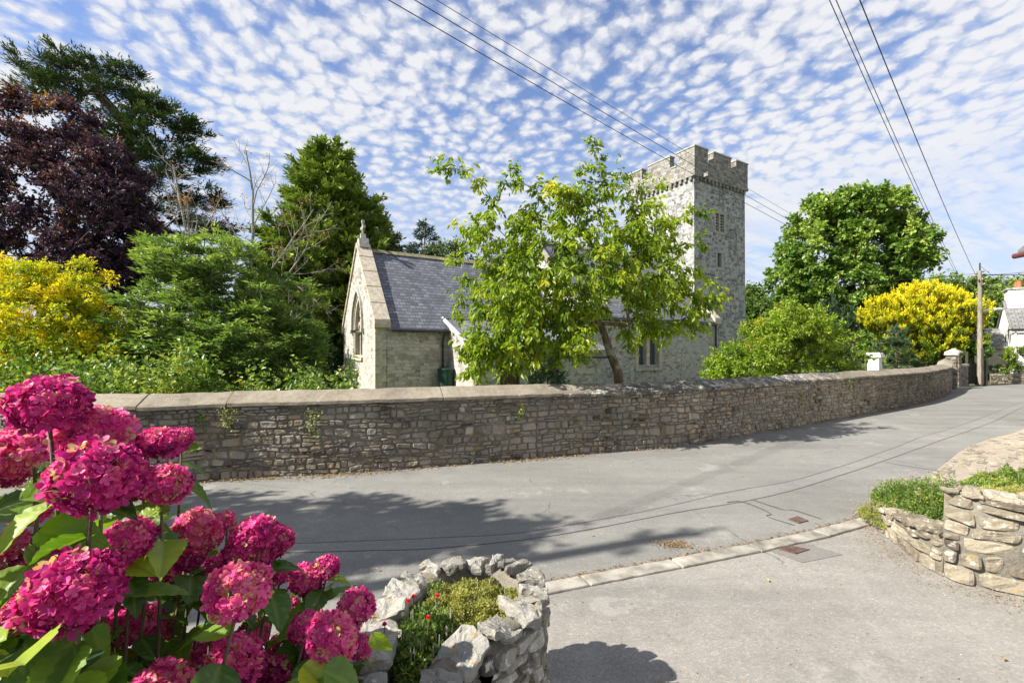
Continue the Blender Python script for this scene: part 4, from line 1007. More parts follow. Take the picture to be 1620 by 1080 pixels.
def lowpier(x, y, w, h, label):
    e = empty('garden_pier', (x, y, 0), R(-5), label=label, cat='pier', group='low stone piers by the far cottages'); hw = w/2; mb = MB()
    for k in range(4):
        cs, s_ = [(1, 0), (0, 1), (-1, 0), (0, -1)][k]
        rubble(mb, Path([(-hw*cs+hw*s_, -hw*s_-hw*cs), (hw*cs+hw*s_, hw*s_-hw*cs)], res=4), 0, w, 0, h, (.1, .2), (.2, .4), .012, .025, 90+k)
    mb.box(-hw+.01, hw-.01, -hw+.01, hw-.01, -.02, h-.01)
    mb.build('stonework', M['palestone'], e); mb = MB(); rock(mb, [(-hw-.05, -hw-.05), (hw+.05, -hw-.05), (hw+.05, hw+.05), (-hw-.05, hw+.05)], h, h+.08, 5, .01); mb.build('cap', M['dressedgrey'], e)
lowpier(33.0, 27.8, .85, .95, 'wide low stone pier at the right end of the far garden wall')
lowpier(34.6, 27.7, .7, .95, 'low stone pier at the right edge before the white cottage')

nc = empty('near_cottage', (14.05, 12.0, 0), label='cottage just outside the right edge, its roof corner and gutter poking into view', cat='cottage')
MB().box(0, 6, -7, 0, -.05, 4.75).prism([(0.002, 4.75), (5.998, 4.75), (3, 7.1)], 1, -7, -6.7).prism([(0.002, 4.75), (5.998, 4.75), (3, 7.1)], 1, -.3, 0).build('wall', M['white'], nc)
fixn(MB().add([(-.38, -7.3, 4.62), (-.38, .3, 4.62), (3, .3, 7.2), (3, -7.3, 7.2), (-.38, -7.3, 4.74), (-.38, .3, 4.74), (3, .3, 7.34), (3, -7.3, 7.34)], [(0, 1, 2, 3), (4, 7, 6, 5), (0, 4, 5, 1), (1, 5, 6, 2), (2, 6, 7, 3), (3, 7, 4, 0)]).add([(6.38, -7.3, 4.62), (6.38, .3, 4.62), (3.002, .3, 7.2), (3.002, -7.3, 7.2), (6.38, -7.3, 4.74), (6.38, .3, 4.74), (3.002, .3, 7.34), (3.002, -7.3, 7.34)], [(0, 1, 2, 3), (4, 7, 6, 5), (0, 4, 5, 1), (1, 5, 6, 2), (2, 6, 7, 3), (3, 7, 4, 0)]).build('roof', M['greyslate'], nc))
MB().tube([(-.44, -7.3, 4.6), (-.44, .34, 4.58)], .07, 10).build('gutter', plain('maroon gutter', (.12, .035, .035), .4), nc)


def pole(x, y, h, label, lamp=True):
    e = empty('telegraph_pole', (x, y, 0), label=label, cat='telegraph pole')
    MB().tube([(0, 0, -.1), (0, 0, h*.5), (0, 0, h)], [.13, .115, .09], 12).build('pole', M['oldwood'], e)
    MB().tube([(0, 0, h-.1), (0, 0, h+.45)], .035, 8).build('top_pin', M['iron'], e)
    for k in range(7):
        a = k*.9; z = h-.05-(k//2)*.25; MB().tube([(.09*math.cos(a), .09*math.sin(a), z), (.2*math.cos(a), .2*math.sin(a), z)], .018, 6).build('bracket', M['galv'], e)
    for k in range(7):
        a = k*.9; z = h-.05-(k//2)*.25
        MB().tube([(.2*math.cos(a), .2*math.sin(a), z-.04), (.2*math.cos(a), .2*math.sin(a), z), (.2*math.cos(a), .2*math.sin(a), z+.05), (.2*math.cos(a), .2*math.sin(a), z+.1)], [.04, .055, .035, .02], 8).build('insulator', M['ceramic'], e)
    for z in np.arange(3.0, h-1, .45)[:7]: MB().tube([(-.22, 0, z), (.22, 0, z)], .012, 6).build('climbing_step', M['galv'], e)
    return e
pr_ = pole(27.5, 26.75, 6.75, 'weathered wooden telegraph pole with street lamp beside the far gate')
P4 = [(0, 0, 4.3), (.3, -.05, 4.42), (.75, -.1, 4.45)]
MB().tube(P4, .03, 8).build('lamp_arm', M['galv'], pr_)
hd = MB().tube([(.7, -.1, 4.45), (.8, -.11, 4.47), (1.1, -.14, 4.49), (1.3, -.16, 4.48)], [.04, .09, .08, .03], 10); hd.build('lamp_head', M['lead'], pr_)
MB().tube([(.0, -.16, .1), (.0, -.16, 2.2)], .06, 8).build('cable_guard', M['darkwood'], pr_)
stb = MB().tube([(.26, -.02, -.1), (.26, -.02, 1.45), (.26, -.02, 1.5)], [.13, .12, .08], 10)
o = stb.build('bollard_post', M['darkwood'], off=(27.5, 26.75, 0)); o.location = (0, 0, 0)
o.data.transform(Matrix.Translation((27.5, 26.75, 0))); o.location = (27.5, 26.75, 0)
tag(o, 'short dark tarred stump standing against the right side of the telegraph pole', 'post')
LP = (-8.55, 1.22, 9.3)
pl_ = pole(LP[0], LP[1], LP[2], 'tall wooden telegraph pole outside the left edge whose shadow crosses the road')
def wire(a, b, sag, r_, label, group):
    a, b = Vector(a), Vector(b); P = []
    for k in range(41):
        t = k/40; p = a.lerp(b, t); p.z -= sag*4*t*(1-t); P.append(tuple(p))
    o = MB().tube(P, r_, 5).build('overhead_wire', M['wire'], off=tuple(a), label=label, cat='wire', group=group); o.location = a
PT = Vector((27.5, 26.75, 6.6))
g1 = 'wires running from the upper left past the tower'
wire((-9.2, 1.24, 8.17), (35.5, 40, 7.9), .68, .0085, 'lowest dark wire running from top centre past the tower battlements', g1)
wire((-9.2, 1.24, 8.36), (35.5, 40, 7.9), .50, .0085, 'middle dark wire running from top centre past the tower battlements', g1)
wire((-9.2, 1.24, 8.47), (35.5, 40, 7.9), .26, .006, 'thin upper wire running from top centre behind the tower top', g1)
g2 = 'wires dropping steeply from the upper right to the pole'
wire((-4.12, -1.1, 8.85), PT+Vector((-.6, .3, -.9)), .45, .007, 'left thin wire dropping steeply to the far telegraph pole', g2)
wire((-4.03, -1.1, 8.85), PT+Vector((-.5, .3, -.9)), .42, .007, 'middle thin wire dropping steeply to the far telegraph pole', g2)
wire((-3.9, -1.1, 8.92), PT+Vector((0, -.1, -.8)), .48, .009, 'thick right wire dropping steeply to the far telegraph pole', g2)
g3 = 'cables from the far pole to the cottages'
wire(PT+Vector((0, 0, -.1)), (33.9, 24.8, 6.55), .12, .022, 'thick cable leaving the far pole level to the right', g3)
wire(PT+Vector((0, 0, -.1)), (33.0, 22.8, 7.4), .35, .012, 'cable rising from the far pole to the right edge', g3)
wire(PT+Vector((0, 0, .45)), (34.0, 29.3, 5.1), .2, .010, 'thin cable falling from the pole top towards the white cottage', g3)
wire(PT+Vector((0, 0, 0)), (8.5, 38, 8.0), .6, .010, 'faint cable leaving the far pole leftwards before the sycamore', g3)
# ================================================================== vegetation
LT = {   # leaf templates: (l, w, h) and faces
 'quad': (np.array([(0, 0, 0), (.5, .5, 0), (1, 0, 0), (.5, -.5, 0)]), np.array([(0, 1, 2, 3)])),
 'fold': (np.array([(0, 0, 0), (.42, .5, .12), (1, 0, -.06), (.42, -.5, .12)]), np.array([(0, 1, 2), (0, 2, 3)])),
 'lance': (np.array([(0, 0, 0), (.3, .5, .1), (.65, .42, .06), (1, 0, -.12), (.65, -.42, .06), (.3, -.5, .1), (.5, 0, -.03)]), np.array([(0, 6, 1), (1, 6, 2), (2, 6, 3), (3, 6, 4), (4, 6, 5), (5, 6, 0)])),
}
def leaves(P, A, Nn, L, Wd, tint, kind='quad'):
    """P base points, A axis, Nn rough normal, L length, Wd width ratio"""
    n = len(P); A = unit(A); B = unit(np.cross(Nn, A)); Nn = np.cross(A, B)
    T, Fc = LT[kind]; L = np.broadcast_to(np.asarray(L, float), (n,))[:, None, None]
    V = P[:, None]+L*(T[None, :, 0:1]*A[:, None]+T[None, :, 1:2]*Wd*B[:, None]+T[None, :, 2:3]*Nn[:, None])
    k = len(T); F_ = (Fc[None]+(np.arange(n)*k)[:, None, None]).reshape(-1, Fc.shape[1])
    return V.reshape(-1, 3), F_, np.repeat(np.clip(tint, 0, 1), k)
def rdir(r, n): return unit(r.normal(size=(n, 3)))

def skeleton(r, trunk, centres, step=.45, sag=.0, rtip=.012, rexp=.45, rmax=None, wig=.12, up=.25):
    """grow limbs from the trunk polyline to every centre; returns list of (P, R)"""
    nodes = [np.array(p, float) for p in trunk]; par = [-1]+list(range(len(trunk)-1)); 
    origin = nodes[-1]; order = np.argsort([np.linalg.norm(c-origin) for c in centres]); paths = []
    for ci in order:
        c = centres[ci]; N_ = np.array(nodes)
        d = np.linalg.norm(N_-c, axis=1); dT = np.linalg.norm(N_-origin, axis=1); dc = np.linalg.norm(c-origin)
        cost = d+.28*dT+np.where(N_[:, 2] > c[2]+.3, (N_[:, 2]-c[2])*.8, 0); cost[:max(1, len(trunk)//2)] += 3
        b = int(np.argmin(cost)); L = d[b]; k = max(1, int(L/step)); prev = b; pts = [b]
        off = r.normal(0, wig*L, 3)*.6; off[2] += up*L*.35
        for j in range(1, k+1):
            t = j/k; p = nodes[b]*(1-t)+c*t+off*math.sin(math.pi*t)*.6+(r.normal(0, .03*step, 3) if j < k else 0)
            nodes.append(p); par.append(prev); prev = len(nodes)-1; pts.append(prev)
        paths.append(pts)
    cnt = np.zeros(len(nodes))
    kids = [0]*len(nodes)
    for i in range(len(nodes)): 
        if par[i] >= 0: kids[par[i]] += 1
    for i in range(len(nodes)-1, -1, -1):
        if kids[i] == 0: cnt[i] += 1
        if par[i] >= 0: cnt[par[i]] += cnt[i]
    rad = rtip*np.maximum(cnt, 1)**rexp
    if rmax: rad = np.minimum(rad, rmax)
    N_ = np.array(nodes)
    return N_, rad, paths

def tree(name, label, cat, base, trunk, lumps, r0, leaf, bark, seed, group=None, nleaf=40, ltype='up', lsize=.09, lw=.5, kind='quad', sig=.35,
         ntw=7, rtip=.012, rexp=.45, wig=.12, up=.25, minr=.45, extra=None, sides=7, twigs=False, tb=.5, tv=.22, keep=None, inner=0.0, sagf=0.0, topt=.0, droop=.8, shell=1.0):
    """lumps: (cx, cy, cz, rx, ry, rz, n clumps)"""
    r = np.random.default_rng(seed); e = empty(name, base, label=label, cat=cat, group=group); base = np.array(base, float)
    cs = []
    for (cx, cy, cz, rx, ry, rz, n) in lumps:
        d = rdir(r, n); rad = (minr+(1-minr)*r.random(n)**.6)[:, None]
        cs.append(np.array([cx, cy, cz])+d*rad*np.array([rx, ry, rz]))
    cs = np.concatenate(cs)
    if extra is not None: cs = np.concatenate([cs, np.array(extra, float)])
    if keep is not None: cs = cs[keep(cs)]
    cs = cs[cs[:, 2] > base[2]+.05]
    N_, rad, paths = skeleton(r, trunk, cs, rtip=rtip, rexp=rexp, rmax=r0, wig=wig, up=up)
    mb = MB(); nt_ = len(trunk)
    tr = np.linspace(r0, max(rad[nt_-1], r0*.55), nt_); tr[0] *= 1.25
    mb.tube(N_[:nt_], tr, 12, .5)
    for p in paths:
        rr = rad[p].copy(); rr[0] = min(rr[0], rr[min(1, len(rr)-1)]*1.15)
        sd = 8 if rr.max() > .05 else (5 if rr.max() > .02 else 3)
        mb.tube(N_[p], rr, sd, .5, cap=False)
    # twigs around every centre
    cen = cs.mean(0); n = len(cs)
    ctr = np.repeat(cs, ntw, 0); m = len(ctr)
    out = unit(ctr-cen); td = unit(rdir(r, m)+out*.7+np.array([0, 0, .15 if ltype != 'droop' else -.05]))
    if ltype == 'vert': td = unit(rdir(r, m)*.35+np.array([0, 0, 1.])+out*.2)
    if ltype == 'flat': td = unit(td*np.array([1, 1, .22])+np.array([0, 0, .12]))
    tl = sig*r.uniform(.6, 1.5, m)
    if twigs:
        a = ctr; b = ctr+td*tl[:, None]; w = rtip*.35
        sd_ = unit(np.cross(td, rdir(r, m)))*w
        V = np.stack([a-sd_, a+sd_, b+sd_*.4, b-sd_*.4], 1).reshape(-1, 3); mb.add(V, np.arange(m*4).reshape(-1, 4), .5)
    to = mb.build('trunk', bark, e, smooth=True, off=base)
    k = max(1, nleaf//ntw); q = np.repeat(np.arange(m), k); t = r.uniform(.15, 1.05, m*k)
    P = ctr[q]+td[q]*(tl[q]*t)[:, None]+r.normal(0, sig*.10, (m*k, 3))
    if inner: P = P+r.normal(0, inner, P.shape)
    nn = len(P); side = unit(np.cross(td[q], rdir(r, nn)))
    if ltype == 'droop': A = unit(side*.55+td[q]*.35+np.array([0, 0, -droop])+rdir(r, nn)*.25); Nn = rdir(r, nn)+side
    elif ltype == 'vert': A = unit(td[q]+side*.35+rdir(r, nn)*.15); Nn = rdir(r, nn)
    elif ltype == 'flat': A = unit(td[q]+side*.75*np.array([1, 1, .3])+np.array([0, 0, .08])); Nn = np.array([0, 0, 1.])+rdir(r, nn)*.35
    else: A = unit(side*.7+td[q]*.6+rdir(r, nn)*.3+np.array([0, 0, -.1])); Nn = np.array([0, 0, 1.])*.9+rdir(r, nn)*.8
    ct = r.normal(0, tv*.8, n); tw_ = np.repeat(ct, ntw)[q]
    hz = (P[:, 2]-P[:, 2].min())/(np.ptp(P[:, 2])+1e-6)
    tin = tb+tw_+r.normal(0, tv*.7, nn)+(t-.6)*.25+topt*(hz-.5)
    V, F_, T = leaves(P, A, Nn, lsize*r.uniform(.6, 1.25, nn), lw, tin, kind)
    link('crown', npmesh('crown', V, [F_], T, False, base), leaf, e)
    return e

def conifer(name, label, base, h, rfun, leaf, bark, seed, nb=230, r0=.3, lsize=.16, lw=.16, rise=.25, droop=.1, ktw=16, kl=9, group=None, z0=.6, flat=.35, twl=.5, tb=.45, lean=(0, 0), cat='conifer tree'):
    r = np.random.default_rng(seed); e = empty(name, base, label=label, cat=cat, group=group); B0 = np.array(base, float)
    mb = MB(); zs = np.linspace(0, h, 12); tp = lambda z: B0+np.stack([lean[0]*z/h+0*z, lean[1]*z/h+0*z, z], -1)
    mb.tube(tp(zs), r0*(1-zs/h*.97)**.9+.01, 10)
    SP, SD, SL, ST = [], [], [], []
    z = z0+(h-z0)*(1-(1-r.random(nb))**.75); z.sort()
    az = np.arange(nb)*2.39996+r.normal(0, .25, nb)
    for i in range(nb):
        Lb = rfun(z[i]/h, az[i])*r.uniform(.72, 1.12)
        if Lb < .12: continue
        d = np.array([math.cos(az[i]), math.sin(az[i]), 0]); m = 7; t = np.linspace(0, 1, m)[:, None]
        P = tp(np.array([z[i]]))+d*Lb*t+np.array([0, 0, 1.])*(rise*Lb*t-droop*Lb*t**2*1.0+.0*t)+r.normal(0, .02*Lb, (m, 3))*t
        mb.tube(P, np.linspace(.012+.012*Lb, .006, m), 4, .5, cap=False)
        k = max(4, int(ktw*Lb/2.5)+4); tt = r.uniform(.18, 1.0, k)**.8; f = tt*(m-1); a = np.clip(f.astype(int), 0, m-2); fr_ = (f-a)[:, None]
        q = P[a]*(1-fr_)+P[a+1]*fr_; bd = unit(P[a+1]-P[a]); sd = unit(np.cross(bd, [0, 0, 1.]))*np.where(r.random(k) < .5, 1, -1)[:, None]
        dr = unit(bd*.9+sd*r.uniform(.1, 1.1, k)[:, None]+r.normal(0, flat*.5, (k, 3))+np.array([0, 0, .15]))
        SP.append(q); SD.append(dr); SL.append(twl*(1.15-.5*tt)*r.uniform(.6, 1.3, k)*min(1, .4+Lb/2)); ST.append(tt*.25+r.normal(0, .12, k)+r.normal(0, .12))
    SP, SD, SL, ST = map(np.concatenate, (SP, SD, SL, ST)); m = len(SP)
    mb.build('trunk', bark, e, smooth=True, off=B0)
    q = np.repeat(np.arange(m), kl); t = r.uniform(0, 1, m*kl); sd = unit(np.cross(SD[q], rdir(r, m*kl)))
    P = SP[q]+SD[q]*(SL[q]*t)[:, None]; A = unit(SD[q]+sd*.7); Nn = rdir(r, m*kl)*.8+np.array([0, 0, 1.])
    V, F_, T = leaves(P, A, Nn, lsize*r.uniform(.6, 1.3, m*kl), lw*2, tb-.15+ST[q]+t*.25+r.normal(0, .1, m*kl), 'quad')
    link('crown', npmesh('crown', V, [F_], T, False, B0), leaf, e); return e

def lump(px_, py_, Y, wx, wz, n, dy=None):      # ellipsoid seen at (px,py) with half sizes in photo pixels
    p = at(px_, py_, Y); return (p.x, Y, p.z, wx/F*Y, (dy if dy else wx/F*Y), wz/F*Y, n)

# ---- the cherry behind the wall
tb_ = at(983, 612, 10.35)
trunkc = [(tb_.x+.02, 10.35, .2), tuple(at(978, 590, 10.35)), tuple(at(966, 560, 10.3)), tuple(at(957, 532, 10.2)), tuple(at(950, 512, 10.15))]
Yc = 9.95
lm = [lump(905, 440, Yc, 110, 85, 125, 1.5), lump(820, 470, 9.6, 80, 80, 74, 1.1), lump(1015, 445, Yc, 65, 55, 42, 1.2), lump(800, 545, 9.3, 62, 45, 42, .7), lump(880, 520, 9.4, 70, 50, 55, 1.0),
      lump(790, 380, Yc, 60, 50, 26, 1.0), lump(990, 365, Yc, 75, 45, 34, 1.1), lump(880, 340, Yc, 80, 40, 34, 1.0), lump(1070, 480, Yc, 45, 45, 18, .8), lump(1010, 520, Yc, 55, 24, 14, .7), lump(760, 560, 9.3, 30, 30, 10, .4)]
ex = [tuple(at(a, b, Yc+c)) for a, b, c in ((700, 270, -.3), (718, 266, -.3), (742, 274, -.2), (764, 292, -.2), (780, 318, 0), (770, 375, 0), (740, 395, .2), (722, 412, .2), (938, 232, 0), (943, 250, 0), (948, 272, 0), (952, 292, 0), (950, 315, 0), (912, 275, .2), (928, 292, .2),
      (985, 275, 0), (975, 292, 0), (965, 305, 0), (1040, 290, .3), (1010, 300, .2), (830, 292, 0), (850, 300, .2), (815, 272, 0), (800, 290, 0), (1105, 338, 0), (1080, 342, 0), (1060, 350, 0), (1107, 385, 0), (1080, 392, .2), (1120, 450, -.2), (1130, 470, -.2), (1118, 478, -.2), (1105, 515, -.3), (1085, 505, -.3), (1100, 425, .2),
      (735, 500, 0), (745, 440, .2), (730, 470, 0), (880, 305, .3), (905, 312, -.2), (1000, 330, .1), (1050, 400, .5))]
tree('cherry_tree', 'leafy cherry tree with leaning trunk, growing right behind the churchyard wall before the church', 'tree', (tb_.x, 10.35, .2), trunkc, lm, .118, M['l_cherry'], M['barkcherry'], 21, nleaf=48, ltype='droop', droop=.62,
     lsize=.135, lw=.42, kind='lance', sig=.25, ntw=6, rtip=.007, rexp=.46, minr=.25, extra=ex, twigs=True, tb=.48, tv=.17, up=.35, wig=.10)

# ---- feathery shrub and bare-topped tree on the left
b = at(395, 610, 11.2)
lm = [lump(300, 510, 11, 95, 75, 170, 1.3), lump(400, 550, 11, 100, 65, 170, 1.3), lump(290, 420, 11, 55, 42, 50, .9), lump(350, 430, 11.2, 70, 55, 70, 1.0), lump(440, 590, 11, 60, 35, 32, .8), lump(450, 480, 11.3, 50, 50, 22, .8), lump(240, 560, 10.9, 55, 35, 34, .8), lump(230, 400, 11, 22, 18, 5, .4), lump(475, 545, 11.2, 28, 40, 16, .6)]
tree('feathery_shrub', 'broad feathery green shrub behind the wall between the golden shrub and the church', 'shrub', (b.x, 11.2, .2), [(b.x, 11.2, .2), (b.x-.2, 11.2, .8), (b.x-.5, 11.1, 1.5)], lm, .10, M['l_rowan'], M['barkpale'], 31, nleaf=90, ltype='flat',
     lsize=.14, lw=.26, kind='fold', sig=.28, ntw=9, rtip=.008, minr=.3, twigs=True, tb=.45, tv=.2)
def bare(name, label, base, shoots, mat, seed, r0, leafm=None, group=None):
    r = np.random.default_rng(seed); e = empty(name, base, label=label, cat='tree', group=group); B0 = np.array(base, float); mb = MB(); tips = []
    def grow(p, d, L, rad, lv):
        m = 7; P = [p]; dd0 = d.copy()
        for i in range(m): dd0 = unit(dd0+r.normal(0, .10, 3)+np.array([0, 0, .03])); P.append(P[-1]+dd0*L/m)
        P = np.array(P); mb.tube(P, np.linspace(rad, rad*.35, m+1), 6 if lv == 0 else 4, .5, cap=False)
        tips.append((P[-1], dd0))
        if lv < 3:
            for k in range((9, 5, 3)[lv]):
                t = r.uniform(.3, .98) if lv else .25+.75*(k+.5)/9; i = min(int(t*m), m-1); q = P[i]+(P[i+1]-P[i])*(t*m-i)
                s = unit(np.cross(dd0, rdir(r, 1)[0])); grow(q, unit(d*.75+s*r.uniform(.5, .95)), L*r.uniform(.25, .48)*(1.25-t*.6), rad*(.42-.1*t), lv+1)
    for (p0, p1, rad) in shoots:
        p0, p1 = np.array(p0), np.array(p1); grow(p0, unit(p1-p0), np.linalg.norm(p1-p0), rad, 0)
    mb.build('trunk', mat, e, smooth=True, off=B0)
    if leafm:
        T_ = np.array([t[0] for t in tips]); T_ = T_[r.random(len(T_)) < .035]; q = np.repeat(np.arange(len(T_)), 9); n = len(q)
        P = T_[q]+r.normal(0, .06, (n, 3)); V, F_, T = leaves(P, rdir(r, n)+np.array([0, 0, -.3]), rdir(r, n), .08*r.uniform(.6, 1.2, n), .35, r.uniform(.2, 1, n), 'fold')
        link('crown', npmesh('crown', V, [F_], T, False, B0), leafm, e)
M['l_rust'] = leafmat('russet leaves', [(0, (.10, .03, .015)), (.6, (.32, .13, .06)), (1, (.5, .3, .06))], .3)
p0, p1 = at(397, 470, 12.3), at(394, 240, 12.3); pb = (p0.x, 12.3, .2)
bare('bare_tree', 'slender bare tree with a few russet leaf tufts rising above the feathery shrub', pb, [(pb, tuple(p0), .07), (tuple(p0), tuple(p1), .055), (tuple(at(400, 480, 12.3)), tuple(at(495, 330, 12.0)), .03), (tuple(at(398, 500, 12.3)), tuple(at(530, 360, 12.0)), .035)], M['barkpale'], 5, .06, M['l_rust'])
p0, p1 = at(312, 480, 11.9), at(296, 262, 11.8); pb = (p0.x, 11.9, .2)
bare('bare_tree', 'pale leafless forked stem standing before the dark cedar on the left', pb, [(pb, tuple(p0), .06), (tuple(p0), tuple(p1), .045), (tuple(at(312, 440, 11.9)), tuple(at(262, 318, 11.7)), .028), (tuple(at(308, 400, 11.9)), tuple(at(345, 310, 11.7)), .02)], M['barkpale'], 9, .06, M['l_rust'])
bare('dead_branch_tree', 'low leafless grey branches reaching toward the church gable', tuple(at(470, 470, 13))[:2]+(.2,), [(tuple(at(470, 470, 13))[:2]+(.2,), tuple(at(475, 470, 13)), .04), (tuple(at(455, 440, 13)), tuple(at(535, 478, 12.8)), .03)], M['barkpale'], 15, .05)

# ---- golden shrub, far left
b = at(70, 600, 10.4)
lm = [lump(60, 500, 10.3, 85, 75, 120, 1.3), lump(130, 520, 10.2, 55, 60, 60, 1.0), lump(20, 450, 10.4, 60, 40, 45, 1.0), lump(-60, 520, 10.4, 90, 70, 60, 1.2), lump(60, 575, 10.2, 110, 45, 120, 1.0), lump(-60, 580, 10.3, 90, 40, 60, 1.1), lump(100, 450, 10.4, 60, 34, 34, .9), lump(175, 560, 10.1, 22, 30, 14, .5), lump(128, 425, 10.4, 8, 10, 4, .15)]
tree('golden_shrub', 'large round golden yellow and green shrub behind the wall at the far left', 'shrub', (b.x, 10.4, .2), [(b.x, 10.4, .2), (b.x, 10.4, .8), (b.x-.1, 10.4, 1.4)], lm, .10, M['l_yellow'], M['bark'], 41, nleaf=120, lsize=.075, lw=.5, kind='fold', sig=.20, ntw=10, rtip=.006, minr=.4, tb=.52, tv=.24, topt=.35)
# ---- purple beech
b = at(60, 600, 20.5)
lm = [lump(70, 330, 20.5, 150, 120, 190, 3.0), lump(170, 360, 20.3, 80, 110, 90, 2.4), lump(0, 230, 20.5, 90, 70, 60, 2.4), lump(-60, 380, 20.5, 110, 150, 80, 3), lump(90, 200, 20.5, 60, 38, 26, 1.6), lump(185, 270, 20.5, 55, 38, 26, 1.5), lump(15, 165, 20.5, 22, 22, 7, .8), lump(150, 450, 20, 70, 60, 50, 2)]
tree('purple_beech', 'big dark purple leaved beech with reddish lit top, behind the golden shrub', 'tree', (b.x, 20.5, .2), [(b.x, 20.5, .2), (b.x, 20.5, 1.6), (b.x+.1, 20.5, 3.2)], lm, .36, M['l_purple'], M['barkpale'], 51, nleaf=150, lsize=.175, lw=.6, kind='fold', sig=.48, ntw=10, rtip=.013, minr=.35, tb=.42, tv=.2, topt=.25, twigs=True)
# ---- dark cedar behind it
b = at(215, 600, 26)
lm = [lump(110, 112, 25.5, 75, 14, 22, 1.6), lump(60, 118, 25.5, 34, 8, 7, 1.0), lump(100, 95, 25.5, 14, 8, 4, .8), lump(200, 118, 25.7, 26, 16, 9, 1.0), lump(90, 150, 25.5, 75, 16, 18, 1.8), lump(190, 165, 26, 85, 20, 30, 2.0), lump(250, 170, 25.5, 34, 12, 10, 1.0), lump(220, 210, 25.5, 95, 22, 36, 2.2), lump(300, 205, 25.5, 32, 12, 9, 1.0), lump(235, 255, 25.8, 95, 24, 40, 2.4), lump(310, 260, 25.5, 30, 14, 10, 1.2),
      lump(245, 305, 25.5, 98, 24, 40, 2.4), lump(320, 320, 25.5, 32, 12, 10, 1.2), lump(250, 360, 25.5, 112, 26, 46, 2.4), lump(345, 362, 25.5, 26, 10, 7, 1), lump(260, 420, 25.5, 110, 28, 40, 2.4), lump(270, 480, 25.5, 100, 30, 34, 2.2), lump(280, 540, 25.5, 90, 30, 24, 2)]
tree('dark_cedar', 'tall dark cedar with flat tiered branches rising behind the purple beech', 'conifer tree', (b.x, 26, .2), [(b.x, 26, .2), (b.x, 26, 5), (b.x-.2, 26, 10), tuple(at(200, 200, 25.9)), tuple(at(150, 140, 25.8))], lm, .42, M['l_cedar'], M['bark'], 61, nleaf=210, ltype='flat', lsize=.25, lw=.26, sig=.62, ntw=12, rtip=.016, minr=.2, tb=.4, tv=.2, twigs=True, up=.15)
# ---- cypress by the church
b = at(520, 600, 27.0)
def rc(f, az):
    w = 4.7*(1-f)**.62*(1+.10*math.sin(az*3+1)+.10*math.sin(f*21+az)); return w*(1.0 if f > .12 else .75)
conifer('cypress_tree', 'tall bright green cypress with feathery pointed top, left of the church gable', (b.x, 27.0, .2), 14.1, rc, M['l_cypress'], M['bark'], 71, nb=430, r0=.32, lsize=.30, lw=.17, rise=.55, droop=.12, ktw=24, kl=14, flat=.5, twl=.8, tb=.62)
b = at(592, 600, 31)
def rd(f, az): return 3.7*(1-f)**.5*(1+.15*math.sin(az*3))
conifer('dark_cypress', 'lower dark conifer filling the gap right of the tall cypress behind the chancel roof', (b.x, 31, .2), 10.6, rd, M['l_cedar'], M['bark'], 73, nb=280, r0=.3, lsize=.32, lw=.18, rise=.3, droop=.15, ktw=24, kl=13, flat=.5, twl=.8, tb=.55)
b = at(455, 600, 30)
def re_(f, az): return 3.9*(1-f)**.45*(1+.15*math.sin(az*3))
conifer('dark_cypress', 'dark conifer behind the left side of the tall cypress', (b.x, 30, .2), 9.5, re_, M['l_cedar'], M['bark'], 75, nb=260, r0=.3, lsize=.32, lw=.18, rise=.3, droop=.15, ktw=22, kl=13, flat=.5, twl=.8, tb=.45)
b = at(672, 600, 46)
def rb(f, az): return 4.6*(1-f)**.7
conifer('blue_cedar', 'distant blue green cedar with spiky top just above the chancel roof ridge', (b.x, 46, .2), 14.9, rb, M['l_blue'], M['bark'], 77, nb=150, r0=.3, lsize=.42, lw=.14, rise=.35, droop=.3, ktw=22, kl=10, flat=.5, twl=1.0, tb=.5)
b = at(715, 600, 44)
tree('dark_tree', 'dark rounded evergreen behind the chancel roof between the blue cedar and the cherry', 'tree', (b.x, 44, .2), [(b.x, 44, .2), (b.x, 44, 5)], [lump(712, 405, 44, 30, 17, 30), lump(760, 420, 44, 40, 18, 30)], .3, M['l_cedar'], M['bark'], 79, nleaf=110, lsize=.3, lw=.4, sig=.8, ntw=8, tb=.6)
# dim undergrowth below the conifers
b = at(485, 600, 20)
tree('undergrowth_bush', 'dark low evergreen bush in the shade left of the church gable', 'shrub', (b.x, 22, .2), [(b.x, 22, .2), (b.x, 22, .9)], [lump(455, 560, 20.5, 60, 55, 60), lump(515, 565, 24, 34, 40, 34)], .1, M['l_yew'], M['bark'], 81, nleaf=100, lsize=.16, lw=.5, sig=.4, ntw=8, tb=.5)
# ---- right of the tower
b = at(1345, 600, 38)
lm = [lump(1348, 350, 38, 72, 40, 80, 4), lump(1302, 400, 38, 63, 50, 80, 4), lump(1394, 400, 37.5, 63, 50, 80, 4), lump(1260, 440, 38, 32, 40, 32, 3), lump(1329, 450, 37.5, 81, 50, 80, 4), lump(1430, 400, 38, 32, 30, 26, 2.4), lump(1412, 460, 37.5, 45, 40, 40, 3), lump(1384, 325, 38, 40, 22, 22, 2.4), lump(1302, 345, 38, 40, 30, 26, 2.5), lump(1357, 500, 38, 81, 30, 34, 3), lump(1430, 365, 38, 21, 24, 12, 2)]
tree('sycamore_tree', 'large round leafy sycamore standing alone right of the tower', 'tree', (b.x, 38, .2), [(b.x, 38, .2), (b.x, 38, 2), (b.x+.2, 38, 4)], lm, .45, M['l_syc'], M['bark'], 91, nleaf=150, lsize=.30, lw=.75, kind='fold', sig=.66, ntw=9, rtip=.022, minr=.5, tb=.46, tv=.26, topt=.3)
b = at(1262, 600, 16)
